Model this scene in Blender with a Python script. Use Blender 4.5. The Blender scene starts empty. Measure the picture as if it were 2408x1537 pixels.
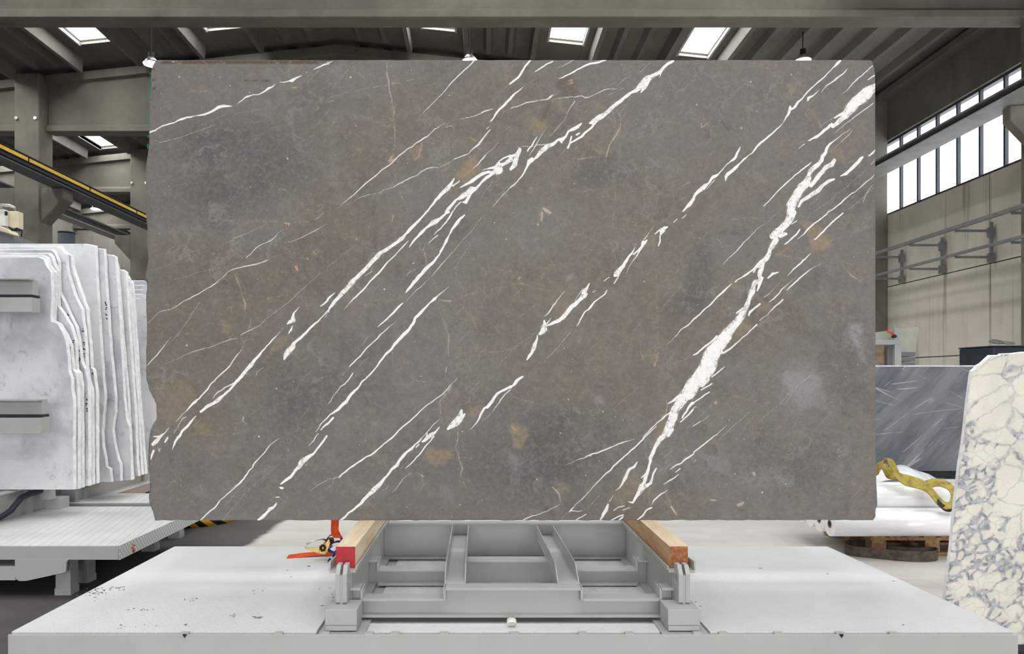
import bpy, math, random
import numpy as np
random.seed(7)
rng = np.random.default_rng(7)
SC = bpy.context.scene
COL = SC.collection
F, CX, CY, CZ = 1740.0, 1135.0, 893.0, 1.08      # focal length in pixels, vanishing point, eye height
# ------------------------------------------------------------------ camera, world, light, exposure
cam = bpy.data.cameras.new('camera'); cam.sensor_width = 36; cam.lens = F/2408*36
cam.shift_x = (1204-CX)/2408; cam.shift_y = (CY-768.5)/2408; cam.clip_start = .05; cam.clip_end = 300
co = bpy.data.objects.new('camera', cam); COL.objects.link(co)
co.location = (0, 0, CZ); co.rotation_euler = (math.pi/2, 0, 0); SC.camera = co
SC.view_settings.view_transform = 'Standard'; SC.view_settings.look = 'None'
SC.view_settings.exposure = 0.0; SC.view_settings.gamma = 1.0; SC.view_settings.use_curve_mapping = False
W = bpy.data.worlds.new('sky'); SC.world = W; W.use_nodes = True
W.node_tree.nodes['Background'].inputs[0].default_value = (.93, .96, 1, 1)
W.node_tree.nodes['Background'].inputs[1].default_value = 4.5
SC.cycles.max_bounces = 8; SC.cycles.diffuse_bounces = 5; SC.cycles.glossy_bounces = 3
SC.cycles.transparent_max_bounces = 12; SC.cycles.sample_clamp_indirect = 6
SC.cycles.use_denoising = True
def area(name, loc, sx, sy, power, rot=(0, 0, 0), col=(1, 1, 1)):
    l = bpy.data.lights.new(name, 'AREA'); l.shape = 'RECTANGLE'; l.size = sx; l.size_y = sy
    l.energy = power; l.color = col
    o = bpy.data.objects.new(name, l); COL.objects.link(o); o.location = loc; o.rotation_euler = rot
    return o
SKY_XS = [-18.0, -14.05, -10.5, -7.02, -1.2, 2.27, 5.73]
SKY_POWER = 138.0
GATE_FILL_POWER = 440.0
# frontal fill light, added in an assumed gate opening behind the camera
area('gate_fill', (0.5, -13.6, 3.2), 12, 5.6, GATE_FILL_POWER, (math.pi/2, 0, 0), (.97, .98, 1))

# ------------------------------------------------------------------ node helpers
def sl(r, g, b):
    f = lambda c: (c/255/12.92) if c/255 <= .04045 else ((c/255+.055)/1.055)**2.4
    return (f(r), f(g), f(b), 1)
class NT:
    def __init__(s, name):
        s.m = bpy.data.materials.new(name); s.m.use_nodes = True; s.t = s.m.node_tree
        s.b = s.t.nodes['Principled BSDF']; s.o = s.t.nodes['Material Output']
    def n(s, typ, **k):
        x = s.t.nodes.new(typ)
        for a, v in k.items(): setattr(x, a, v)
        return x
    def set(s, sock, v):
        if isinstance(v, bpy.types.NodeSocket): s.t.links.new(v, sock)
        elif hasattr(sock, 'default_value'):
            if isinstance(v, (int, float)) and sock.type in ('RGBA', 'VECTOR'):
                v = (v, v, v, 1) if sock.type == 'RGBA' else (v, v, v)
            sock.default_value = v
    def co(s, kind='Object', scale=(1, 1, 1), rot=(0, 0, 0), loc=(0, 0, 0)):
        if kind == 'World':
            g = s.n('ShaderNodeNewGeometry').outputs['Position']
        else:
            g = s.n('ShaderNodeTexCoord').outputs[kind]
        mp = s.n('ShaderNodeMapping'); s.set(mp.inputs[0], g)
        mp.inputs['Scale'].default_value = scale; mp.inputs['Rotation'].default_value = rot; mp.inputs['Location'].default_value = loc
        return mp.outputs[0]
    def rs(s, v, rot, scale, loc=(0, 0, 0)):     # rotate first, then stretch
        a = s.n('ShaderNodeMapping'); s.set(a.inputs[0], v); a.inputs['Rotation'].default_value = rot; a.inputs['Location'].default_value = loc
        b = s.n('ShaderNodeMapping'); s.set(b.inputs[0], a.outputs[0]); b.inputs['Scale'].default_value = scale
        return b.outputs[0]
    def noise(s, v, scale, detail=4, rough=.55, dist=0, col=False):
        x = s.n('ShaderNodeTexNoise'); s.set(x.inputs['Vector'], v); x.inputs['Scale'].default_value = scale
        x.inputs['Detail'].default_value = detail; x.inputs['Roughness'].default_value = rough; x.inputs['Distortion'].default_value = dist
        return x.outputs[1 if col else 0]
    def vor(s, v, scale, feature='F1', rnd=1, out=0):
        x = s.n('ShaderNodeTexVoronoi', feature=feature); s.set(x.inputs['Vector'], v); x.inputs['Scale'].default_value = scale
        x.inputs['Randomness'].default_value = rnd
        return x.outputs[out]
    def math(s, op, a, b=0.0, c=None, clamp=False):
        x = s.n('ShaderNodeMath', operation=op, use_clamp=clamp); s.set(x.inputs[0], a); s.set(x.inputs[1], b)
        if c is not None: s.set(x.inputs[2], c)
        return x.outputs[0]
    def ramp(s, v, a, b, oa=0.0, ob=1.0, smooth=True):
        x = s.n('ShaderNodeMapRange', interpolation_type='SMOOTHSTEP' if smooth else 'LINEAR')
        s.set(x.inputs[0], v); s.set(x.inputs[1], a); s.set(x.inputs[2], b); s.set(x.inputs[3], oa); s.set(x.inputs[4], ob)
        return x.outputs[0]
    def mix(s, f, a, b, mode='MIX'):
        x = s.n('ShaderNodeMix', data_type='RGBA', blend_type=mode); s.set(x.inputs[0], f); s.set(x.inputs[6], a); s.set(x.inputs[7], b)
        return x.outputs[2]
    def vadd(s, a, b, sc):
        sub = s.n('ShaderNodeVectorMath', operation='SUBTRACT'); s.set(sub.inputs[0], b); sub.inputs[1].default_value = (.5, .5, .5)
        m = s.n('ShaderNodeVectorMath', operation='MULTIPLY_ADD'); s.set(m.inputs[0], sub.outputs[0]); m.inputs[1].default_value = (sc, sc, sc); s.set(m.inputs[2], a)
        return m.outputs[0]
    def bump(s, h, dist, strength=1):
        x = s.n('ShaderNodeBump'); s.set(x.inputs['Height'], h); x.inputs['Distance'].default_value = dist; x.inputs['Strength'].default_value = strength
        s.t.links.new(x.outputs[0], s.b.inputs['Normal'])
    def out(s, col, rough=.6, spec=.3, metal=0):
        s.set(s.b.inputs['Base Color'], col); s.set(s.b.inputs['Roughness'], rough)
        s.b.inputs['Specular IOR Level'].default_value = spec; s.b.inputs['Metallic'].default_value = metal
        return s.m
def simple(name, c, rough=.6, var=.12, scale=8, spec=.3, metal=0, bump=0, bscale=60, kind='World', dirt=None, stretch=(1, 1, 1)):
    t = NT(name); v = t.co(kind, stretch); n = t.noise(v, scale)
    f = t.ramp(n, .3, .7, 1-var, 1+var)
    col = t.mix(1.0, c, t.n('ShaderNodeCombineXYZ').outputs[0], 'MULTIPLY') if False else None
    g = t.n('ShaderNodeVectorMath', operation='SCALE'); g.inputs[0].default_value = c[:3]; t.set(g.inputs[3], f)
    col = g.outputs[0]
    if dirt:
        d = t.ramp(t.noise(v, scale*2.7, 6, .65), .58, .8)
        col = t.mix(t.math('MULTIPLY', d, dirt[1]), col, dirt[0])
    if bump: t.bump(t.noise(v, bscale, 3), bump)
    return t.out(col, rough, spec, metal)
M = {}
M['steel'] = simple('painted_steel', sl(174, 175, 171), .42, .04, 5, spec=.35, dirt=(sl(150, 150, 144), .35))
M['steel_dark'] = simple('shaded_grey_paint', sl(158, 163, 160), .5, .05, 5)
M['gap'] = simple('dark_gap', sl(38, 38, 38), .9)
def deck():
    t = NT('checker_plate'); v = t.co('World')
    r = t.co('World', (1, 1, 1), (0, 0, math.pi/4))
    # lozenge relief: two crossed sets of short ribs
    def loz(rot):
        w = t.rs(t.co('World'), (0, 0, rot), (30, 62, 1))
        return t.ramp(t.vor(w, 1.0, 'F1', .0), .18, .34, 1, 0)
    h = t.math('MAXIMUM', loz(.62), loz(-.62))
    n = t.noise(v, 3, 5); n2 = t.noise(v, 24, 5, .7)
    col = t.mix(t.ramp(n, .35, .7, 0, .5), sl(222, 222, 223), sl(207, 207, 206))
    d = t.math('MULTIPLY', t.ramp(n2, .6, .78), t.ramp(t.noise(v, 2.2, 2), .5, .7))
    col = t.mix(t.math('MULTIPLY', d, .4), col, sl(140, 132, 122))
    col = t.mix(t.math('MULTIPLY', h, .25), col, sl(232, 232, 233))
    col = t.mix(t.math('MULTIPLY', t.ramp(h, .05, .6, .12, 0), 1.0), col, sl(150, 150, 150))
    t.bump(h, .003, 1)
    return t.out(col, .42, .35)
M['deck'] = deck()
def tread():      # plate with lines of raised ribs in a diamond net
    t = NT('diamond_net_plate')
    v = t.co('World', (1, 1, 1))
    sep = t.n('ShaderNodeSeparateXYZ'); t.set(sep.inputs[0], v)
    a = t.math('ADD', sep.outputs[1], sep.outputs[2]); b = t.math('SUBTRACT', sep.outputs[1], sep.outputs[2])
    g = None
    for q in (a, b):
        w = t.math('PINGPONG', q, .0155); w = t.ramp(w, .0005, .0035, 1, 0)
        g = w if g is None else t.math('MAXIMUM', g, w)
    st = t.ramp(t.noise(t.co('World', (4, 14, 6)), 1, 3), .74, .76)
    col = t.mix(g, sl(214, 214, 212), sl(118, 118, 114))
    t.bump(g, .002, -1)
    return t.out(col, .5)
M['net'] = tread()
def lined():      # deck plate with long drip lines running to the edge
    t = NT('lined_deck'); v = t.co('World')
    sep = t.n('ShaderNodeSeparateXYZ'); t.set(sep.inputs[0], v)
    q = t.math('ADD', sep.outputs[0], t.math('MULTIPLY', sep.outputs[1], .22))
    w = t.ramp(t.math('PINGPONG', q, .024), .0005, .0035, 1, 0)
    m = t.ramp(t.math('ADD', sep.outputs[0], t.math('MULTIPLY', t.noise(v, 2.5), .5)), -2.55, -2.1)
    n = t.noise(v, 3, 5)
    col = t.mix(t.ramp(n, .35, .7, 0, .6), sl(216, 216, 213), sl(190, 191, 188))
    col = t.mix(t.math('MULTIPLY', t.math('MULTIPLY', w, m), .4), col, sl(128, 128, 124))
    return t.out(col, .5)
M['lined'] = lined()
def concrete(name, c1, c2, stain=0, pits=.5):
    t = NT(name); v = t.co('World'); vs = t.co('World', (1, 1, .22))
    n = t.noise(v, .9, 6, .6); n2 = t.noise(vs, 2.4, 5, .6); n3 = t.noise(v, 14, 4, .7)
    col = t.mix(t.ramp(n, .3, .7), c1, c2)
    col = t.mix(t.ramp(n2, .5, .8, 0, .4), col, tuple(x*.62 for x in c1[:3])+(1,))
    col = t.mix(t.ramp(n3, .5, .8, 0, .25), col, tuple(x*.7 for x in c2[:3])+(1,))
    p = t.math('MULTIPLY', t.ramp(t.noise(v, 30, 2), .66, .72), t.ramp(t.noise(v, 2.0, 2), .48, .62))
    col = t.mix(t.math('MULTIPLY', p, pits), col, sl(60, 54, 42))
    if stain:
        s1 = t.ramp(t.noise(t.co('World', (1, 2.6, .12)), 1.0, 4, .6), .56, .74)
        col = t.mix(t.math('MULTIPLY', s1, .6), col, sl(92, 72, 58))
        s2 = t.ramp(t.noise(t.co('World', (1, 9, .08), loc=(3, 1, 5)), 1.0, 3, .6), .66, .72)
        col = t.mix(t.math('MULTIPLY', s2, .6), col, sl(78, 50, 42))
    t.bump(t.math('SUBTRACT', t.math('MULTIPLY', n3, .3), p), .01, .5)
    return t.out(col, .85, .2)
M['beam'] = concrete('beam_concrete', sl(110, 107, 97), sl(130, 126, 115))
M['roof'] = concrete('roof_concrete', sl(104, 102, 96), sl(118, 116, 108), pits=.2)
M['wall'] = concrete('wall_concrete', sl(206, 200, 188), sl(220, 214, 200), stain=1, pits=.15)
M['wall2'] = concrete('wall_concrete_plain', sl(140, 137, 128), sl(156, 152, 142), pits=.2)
def floor_m():
    t = NT('floor_concrete'); v = t.co('World'); vs = t.co('World', (.35, 1.6, 1), (0, 0, .1))
    n = t.noise(v, .8, 6, .6); n2 = t.noise(vs, 2.2, 6, .65); n3 = t.noise(v, 20, 4, .7)
    col = t.mix(t.ramp(n, .3, .7), sl(205, 198, 192), sl(184, 178, 174))
    col = t.mix(t.ramp(n2, .5, .75, 0, .5), col, sl(150, 143, 138))
    col = t.mix(t.ramp(n3, .6, .8, 0, .3), col, sl(120, 115, 112))
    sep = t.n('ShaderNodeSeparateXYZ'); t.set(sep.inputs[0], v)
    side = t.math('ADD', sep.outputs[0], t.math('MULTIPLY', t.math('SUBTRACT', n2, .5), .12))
    left_shade = t.ramp(side, -1.56, -1.49, 1, 0)  # shade over the left floor, painted into the concrete colour
    col = t.mix(t.math('MULTIPLY', left_shade, .9), col, t.mix(t.ramp(n, .3, .7), sl(54, 52, 51), sl(40, 39, 39)))
    t.bump(n3, .001)
    return t.out(col, t.math('MAXIMUM', t.ramp(n2, .3, .7, .32, .6), t.math('MULTIPLY', left_shade, .9)), .3)
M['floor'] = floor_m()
def wood(name, c1, c2, knots=True):
    t = NT(name); v = t.co('World', (1, .12, 1)); vd = t.vadd(v, t.noise(v, 9, 3, col=True), .03)
    n = t.noise(vd, 45, 3, .5); n2 = t.noise(t.co('World'), 9, 4)
    col = t.mix(t.ramp(n, .35, .68), c1, c2)
    col = t.mix(t.ramp(n2, .5, .8, 0, .35), col, tuple(x*.7 for x in c2[:3])+(1,))
    k = t.ramp(t.vor(t.co('World', (1, .5, 1)), 6), .02, .05, 1, 0)
    if knots: col = t.mix(t.math('MULTIPLY', k, .7), col, sl(120, 80, 45))
    t.bump(n, .0008)
    return t.out(col, .65, .2)
M['pine'] = wood('pine_wood', sl(240, 224, 196), sl(230, 208, 172))
M['pine_brown'] = wood('brown_pine_wood', sl(208, 170, 132), sl(190, 150, 112))
M['endgrain'] = simple('end_grain', sl(160, 104, 68), .8, .3, 90, dirt=(sl(110, 60, 35), .8))
M['red'] = simple('red_paint', sl(178, 50, 56), .5, .1, 30, dirt=(sl(130, 40, 40), .5))
M['pallet'] = wood('pallet_wood', sl(176, 144, 104), sl(140, 108, 74), False)
def fabric(name, c, c2=None):
    t = NT(name); v = t.co('World'); n = t.noise(v, 25, 5, .6); w = t.noise(v, 400, 2)
    col = t.mix(t.ramp(n, .35, .7), c, c2 or tuple(x*.7 for x in c[:3])+(1,))
    t.bump(w, .0008)
    return t.out(col, .8, .15)
M['orange'] = fabric('orange_webbing', sl(226, 92, 48), sl(196, 70, 34))
M['purple'] = fabric('purple_webbing', sl(96, 66, 140), sl(60, 40, 90))
M['blue'] = fabric('blue_webbing', sl(62, 84, 140), sl(36, 44, 80))
M['yellow'] = fabric('yellow_webbing', sl(184, 166, 88), sl(140, 124, 60))
M['sling'] = fabric('brown_webbing', sl(106, 96, 86), sl(74, 66, 60))
M['brass'] = simple('brass_plated_steel', sl(206, 180, 116), .35, .25, 40, metal=.8, spec=.5)
M['chrome'] = simple('bare_steel', sl(210, 210, 206), .3, .1, 20, metal=.85, spec=.5)
M['rust'] = simple('dark_rusty_steel', sl(70, 44, 30), .6, .4, 60, metal=.4)
M['dark'] = simple('black_paint', sl(40, 42, 46), .6, .2, 12)
M['navy'] = simple('navy_paint', sl(44, 50, 60), .5, .15, 6)
M['frame'] = simple('window_frame_grey', sl(70, 72, 78), .5, .05, 4)
M['crane'] = simple('crane_steel', sl(112, 114, 118), .55, .12, 3, spec=.4)
M['crane_light'] = simple('galvanised_flange', sl(170, 172, 172), .45, .12, 3, spec=.5)
M['rail'] = simple('cable_rail_steel', sl(128, 130, 130), .5, .1, 6)
M['yellow_rail'] = simple('yellow_conductor', sl(226, 184, 72), .45, .12, 10)
M['machine'] = simple('machine_white', sl(228, 230, 226), .5, .05, 6)
M['cream'] = simple('machine_cream', sl(232, 222, 190), .5, .06, 6)
M['orange_paint'] = simple('orange_paint', sl(214, 130, 34), .4, .12, 10)
M['paper'] = simple('cream_paper', sl(226, 222, 204), .7, .05, 20)
M['debris'] = simple('dry_leaf_debris', sl(118, 110, 100), .9, .3, 60)
M['lead'] = simple('marker_ink', sl(28, 28, 30), .7)
M['meshgreen'] = simple('green_fibre_mesh', sl(40, 128, 112), .6)
M['plain_glass'] = None
def glass():
    t = NT('window_glass'); tr = t.n('ShaderNodeBsdfTransparent'); gl = t.n('ShaderNodeBsdfGlossy')
    tr.inputs[0].default_value = (.93, .95, .95, 1); gl.inputs['Roughness'].default_value = .05
    mx = t.n('ShaderNodeMixShader'); mx.inputs[0].default_value = .07
    t.set(mx.inputs[1], tr.outputs[0]); t.set(mx.inputs[2], gl.outputs[0])
    t.set(t.o.inputs[0], mx.outputs[0]); return t.m
M['glass'] = glass()
def emis(name, c, s):
    t = NT(name); t.set(t.b.inputs['Emission Color'], c); t.b.inputs['Emission Strength'].default_value = s
    t.set(t.b.inputs['Base Color'], (.8, .8, .8, 1)); return t.m
M['sky_pane'] = emis('lit_polycarbonate_pane', (1, 1, 1, 1), 2.5)
M['lamp'] = emis('lamp_glow', (1, 1, 1, 1), 30)
def film():
    t = NT('white_stretch_film'); v = t.co('World', (1, 6, 6)); n = t.noise(v, 3, 4, .6)
    col = t.mix(t.ramp(n, .35, .7), sl(255, 255, 255), sl(244, 245, 248))
    t.bump(n, .006, .7); t.b.inputs['Coat Weight'].default_value = .5; t.b.inputs['Coat Roughness'].default_value = .12
    return t.out(col, .25, .5)
M['film'] = film()
def crumple():
    t = NT('crumpled_clear_film'); v = t.co('World'); n = t.noise(v, 9, 5, .6, 1.2)
    col = t.mix(t.ramp(n, .35, .7), sl(240, 242, 245), sl(205, 210, 216))
    t.bump(n, .03, .8); return t.out(col, .25, .5)
M['crumple'] = crumple()
def carrara(name, seed, dark=0.0):
    t = NT(name); v = t.co('World', loc=(seed*3.1, seed*1.7, seed)); vd = t.vadd(v, t.noise(v, 1.6, 4, col=True), .5)
    n = t.noise(vd, 2.2, 6, .62); n2 = t.noise(vd, 7, 6, .7)
    vein = t.ramp(t.math('ABSOLUTE', t.math('SUBTRACT', t.noise(vd, 3.2, 6, .65), .5)), 0, .05, 1, 0)
    col = t.mix(t.ramp(n, .4, .68), sl(224-dark, 225-dark, 226-dark), sl(184-dark, 187-dark, 191-dark))
    col = t.mix(t.math('MULTIPLY', vein, t.ramp(n2, .48, .66, 0, .6)), col, sl(140, 146, 154))
    t.bump(n2, .0006)
    return t.out(col, .5, .3)
M['car1'] = carrara('white_marble_a', 1); M['car2'] = carrara('white_marble_b', 2.3, -12); M['car3'] = carrara('white_marble_c', 4.1, -10)
def edge_m():
    t = NT('rough_white_edge'); v = t.co('World'); n = t.noise(v, 18, 5, .7)
    col = t.mix(t.ramp(n, .35, .75), sl(250, 250, 250), sl(222, 223, 225)); t.bump(t.noise(v, 60, 4), .004, .8)
    return t.out(col, .7, .2)
M['caredge'] = edge_m()
def arab():
    t = NT('breccia_marble'); v = t.co('World'); vd = t.vadd(v, t.noise(v, 6, 4, .6, col=True), .13)
    vd = t.vadd(vd, t.noise(v, 40, 3, .6, col=True), .012); vd2 = t.vadd(v, t.noise(v, 22, 4, .6, col=True), .03)
    e1 = t.vor(t.rs(vd, (0, .6, 0), (7.2, 1, 11)), 1.0, 'DISTANCE_TO_EDGE')
    e2 = t.vor(t.rs(vd2, (0, .6, 0), (22, 1, 30)), 1.0, 'DISTANCE_TO_EDGE')
    reg = t.noise(v, 4.2, 3, .5); fine = t.noise(v, 46, 6, .7)
    sep = t.n('ShaderNodeSeparateXYZ'); t.set(sep.inputs[0], v)
    low = t.ramp(sep.outputs[2], 1.2, .2, -.05, .06)
    reg = t.math('ADD', reg, low)
    thick = t.ramp(reg, .42, .68, .012, .19)
    thick = t.math('ADD', thick, t.math('MULTIPLY', t.math('SUBTRACT', fine, .5), .12))
    g1 = t.ramp(e1, t.math('SUBTRACT', thick, .05), t.math('ADD', thick, .045), 1, 0)
    reg2 = t.ramp(reg, .42, .6)
    net = t.math('MULTIPLY', t.ramp(e2, .005, .08, 1, 0), t.ramp(fine, .4, .62, .05, .8))
    small = t.math('MULTIPLY', net, t.math('ADD', .22, t.math('MULTIPLY', reg2, .75)))
    light = t.mix(t.ramp(t.noise(v, 7, 4), .35, .7), sl(232, 227, 213), sl(220, 215, 202))
    light = t.mix(t.ramp(t.noise(v, 3, 2), .5, .75, 0, .4), light, sl(208, 188, 174))
    greyc = t.mix(t.ramp(fine, .35, .62), sl(126, 129, 136), sl(192, 192, 192))
    chips = t.math('MULTIPLY', t.ramp(e2, .10, .16), t.ramp(reg2, .1, .8, .2, .8))
    m = t.math('MAXIMUM', t.math('MULTIPLY', g1, t.math('SUBTRACT', 1.0, chips)), small)
    return t.out(t.mix(m, light, greyc), .4, .3)
M['arab'] = arab()
def darkslab():
    t = NT('dark_grey_marble_under_film'); v = t.co('World')
    vd = t.vadd(v, t.noise(v, 3, 3, .5, col=True), .12)
    a = t.noise(t.rs(vd, (0, .75, 0), (1.0, 1, 6)), 1.8, 6, .6)
    col = t.mix(t.ramp(a, .35, .65), sl(124, 128, 134), sl(90, 94, 102))
    b = t.noise(t.rs(vd, (0, .8, 0), (.8, 1, 9)), 1.6, 5, .6)
    col = t.mix(t.ramp(b, .6, .7, 0, .55), col, sl(64, 68, 76))
    col = t.mix(t.ramp(b, .42, .34, 0, .35), col, sl(150, 154, 160))
    w = None
    for rot, seed, wd in ((.7, 2.2, .008), (-.35, 5.1, .006), (.12, 8.4, .010)):
        q = t.ramp(t.math('ABSOLUTE', t.math('SUBTRACT', t.noise(t.rs(v, (0, rot, 0), (.35, 1, 4.5), (seed, 0, seed)), 1.0, 2, .4), .5)), 0, wd, 1, 0)
        q = t.math('MULTIPLY', q, t.ramp(t.noise(v, 3.5+seed*.3, 2), .50, .6)); w = q if w is None else t.math('MAXIMUM', w, q)
    sheen = t.ramp(t.noise(v, 2.4, 4, .6), .5, .8, 0, .3)
    col = t.mix(sheen, col, sl(150, 156, 164))
    col = t.mix(t.math('MULTIPLY', w, .5), col, sl(205, 209, 215))
    t.bump(w, .002)
    return t.out(col, .3, .5)
M['darkslab'] = darkslab()
def hazard():
    t = NT('yellow_black_stripes'); sep = t.n('ShaderNodeSeparateXYZ'); t.set(sep.inputs[0], t.co('World'))
    w = t.math('PINGPONG', t.math('ADD', sep.outputs[0], t.math('MULTIPLY', sep.outputs[2], 1.0)), .05)
    return t.out(t.mix(t.ramp(w, .0245, .0255), sl(216, 160, 40), sl(34, 34, 38)), .5)
M['hazard'] = hazard()

# ------------------------------------------------------------------ object helpers
def wx(px, Y): return (px-CX)/F*Y
def wz(py, Y): return CZ-(py-CY)/F*Y
class MB:
    def __init__(s): s.v = []; s.f = []; s.mi = []
    def add(s, vs, fs, mi=0):
        k = len(s.v); s.v += [tuple(p) for p in vs]; s.f += [tuple(i+k for i in f) for f in fs]; s.mi += [mi]*len(fs); return s
    def box(s, x0, x1, y0, y1, z0, z1, mi=0):
        x0, x1 = sorted((x0, x1)); y0, y1 = sorted((y0, y1)); z0, z1 = sorted((z0, z1))
        return s.add([(x0,y0,z0),(x1,y0,z0),(x1,y1,z0),(x0,y1,z0),(x0,y0,z1),(x1,y0,z1),(x1,y1,z1),(x0,y1,z1)],
                     [(0,3,2,1),(4,5,6,7),(0,1,5,4),(1,2,6,5),(2,3,7,6),(3,0,4,7)], mi)
    def prism(s, poly, axis, a, b, mi=0):
        """poly = 2D points; axis 'y': (x,z), 'x': (y,z), 'z': (x,y); extruded from a to b"""
        def P(p, t): return {'y': (p[0], t, p[1]), 'x': (t, p[0], p[1]), 'z': (p[0], p[1], t)}[axis]
        ar = sum(poly[i][0]*poly[(i+1) % len(poly)][1]-poly[(i+1) % len(poly)][0]*poly[i][1] for i in range(len(poly)))
        if ar < 0: poly = poly[::-1]
        n = len(poly); vs = [P(p, a) for p in poly]+[P(p, b) for p in poly]
        fs = [tuple(range(n)), tuple(range(2*n-1, n-1, -1))]+[(i, i+n, (i+1) % n+n, (i+1) % n) for i in range(n)]
        return s.add(vs, fs, mi)
    def cyl(s, c, r, h, axis='z', n=20, mi=0, r2=None):
        r2 = r if r2 is None else r2; vs = []
        for t, rr in ((0, r), (h, r2)):
            for i in range(n):
                a = 2*math.pi*i/n; u, w = math.cos(a)*rr, math.sin(a)*rr
                vs.append({'z': (c[0]+u, c[1]+w, c[2]+t), 'x': (c[0]+t, c[1]+u, c[2]+w), 'y': (c[0]+u, c[1]+t, c[2]+w)}[axis])
        fs = [tuple(range(n))[::-1], tuple(range(n, 2*n))]+[(i, (i+1) % n, (i+1) % n+n, i+n) for i in range(n)]
        return s.add(vs, fs, mi)
    def ring(s, c, ro, ri, h, axis='x', n=28, mi=0):
        vs = []
        for t in (0, h):
            for rr in (ro, ri):
                for i in range(n):
                    a = 2*math.pi*i/n; u, w = math.cos(a)*rr, math.sin(a)*rr
                    vs.append({'z': (c[0]+u, c[1]+w, c[2]+t), 'x': (c[0]+t, c[1]+u, c[2]+w), 'y': (c[0]+u, c[1]+t, c[2]+w)}[axis])
        fs = []
        for i in range(n):
            j = (i+1) % n
            fs += [(i, j, n+j, n+i), (2*n+i, 3*n+i, 3*n+j, 2*n+j), (i, 2*n+i, 2*n+j, j), (n+i, n+j, 3*n+j, 3*n+i)]
        return s.add(vs, fs, mi)
    def tube(s, pts, r, n=8, mi=0):
        pts = [np.array(p, float) for p in pts]; vs = []
        for i, p in enumerate(pts):
            d = pts[min(i+1, len(pts)-1)]-pts[max(i-1, 0)]; d /= np.linalg.norm(d)+1e-9
            u = np.cross(d, (0, 0, 1) if abs(d[2]) < .9 else (1, 0, 0)); u /= np.linalg.norm(u); w = np.cross(d, u)
            vs += [tuple(p+r*(math.cos(2*math.pi*k/n)*u+math.sin(2*math.pi*k/n)*w)) for k in range(n)]
        fs = [(i*n+k, i*n+(k+1) % n, (i+1)*n+(k+1) % n, (i+1)*n+k) for i in range(len(pts)-1) for k in range(n)]
        fs += [tuple(range(n))[::-1], tuple(range((len(pts)-1)*n, len(pts)*n))]
        return s.add(vs, fs, mi)
    def ribbon(s, pts, wv, th, mi=0):
        """flat webbing along pts; wv = half-width vector (one or a list)"""
        pts = [np.array(p, float) for p in pts]; vs = []
        for i, p in enumerate(pts):
            d = pts[min(i+1, len(pts)-1)]-pts[max(i-1, 0)]; d /= np.linalg.norm(d)+1e-9
            w = np.array(wv[i] if isinstance(wv, list) else wv, float)
            nrm = np.cross(d, w); nrm /= np.linalg.norm(nrm)+1e-9; nrm *= th/2
            vs += [tuple(p-w-nrm), tuple(p+w-nrm), tuple(p+w+nrm), tuple(p-w+nrm)]
        fs = [(i*4+k, i*4+(k+1) % 4, (i+1)*4+(k+1) % 4, (i+1)*4+k) for i in range(len(pts)-1) for k in range(4)]
        e = (len(pts)-1)*4; fs += [(0, 3, 2, 1), (e, e+1, e+2, e+3)]
        return s.add(vs, fs, mi)
    def holeplate(s, poly, hc, r, axis, a, b, mi=0):
        def ray(ang):
            dx, dy = math.cos(ang), math.sin(ang); best = None
            for i in range(len(poly)):
                (x1, y1), (x2, y2) = poly[i], poly[(i+1) % len(poly)]
                ex, ey = x2-x1, y2-y1; den = dx*ey-dy*ex
                if abs(den) < 1e-12: continue
                t = ((x1-hc[0])*ey-(y1-hc[1])*ex)/den; q = ((x1-hc[0])*dy-(y1-hc[1])*dx)/den
                if t > 0 and -1e-6 <= q <= 1+1e-6 and (best is None or t < best): best = t
            return (hc[0]+dx*best, hc[1]+dy*best)
        angs = sorted([2*math.pi*i/20 for i in range(20)]+[math.atan2(p[1]-hc[1], p[0]-hc[0]) % (2*math.pi) for p in poly])
        n = len(angs); O = [ray(g) for g in angs]; I = [(hc[0]+r*math.cos(g), hc[1]+r*math.sin(g)) for g in angs]
        def P(p, t): return {'y': (p[0], t, p[1]), 'x': (t, p[0], p[1]), 'z': (p[0], p[1], t)}[axis]
        vs = [P(p, a) for p in O]+[P(p, a) for p in I]+[P(p, b) for p in O]+[P(p, b) for p in I]; fs = []
        for i in range(n):
            j = (i+1) % n
            fs += [(i, j, n+j, n+i), (2*n+i, 3*n+i, 3*n+j, 2*n+j), (i, 2*n+i, 2*n+j, j), (n+i, n+j, 3*n+j, 3*n+i)]
        return s.add(vs, fs, mi)
    def build(s, name, mats, parent=None, smooth=False, bevel=0):
        base = tuple(parent['_base']) if parent is not None and '_base' in parent else (0, 0, 0)
        me = bpy.data.meshes.new(name)
        me.from_pydata([(x-base[0], y-base[1], z-base[2]) for x, y, z in s.v], [], s.f); me.update()
        mats = mats if isinstance(mats, (list, tuple)) else [mats]
        for m in mats: me.materials.append(m)
        if len(mats) > 1: me.polygons.foreach_set('material_index', s.mi)
        if smooth: me.polygons.foreach_set('use_smooth', [len(f) == 4 for f in s.f])
        o = bpy.data.objects.new(name, me); COL.objects.link(o)
        if parent is not None:
            o.parent = parent; o['_base'] = base
        if bevel:
            b = o.modifiers.new('bevel', 'BEVEL'); b.width = bevel; b.segments = 2; b.limit_method = 'ANGLE'
        return o
def tag(o, label=None, cat=None, group=None, kind=None):
    if label: o['label'] = label
    if cat: o['category'] = cat
    if group: o['group'] = group
    if kind: o['kind'] = kind
    return o
def thing(name, label, cat, base=(0, 0, 0), group=None, kind='thing'):
    o = bpy.data.objects.new(name, None); COL.objects.link(o); o.location = base; o['_base'] = base; o.empty_display_size = .1
    return tag(o, label, cat, group, kind)
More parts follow.
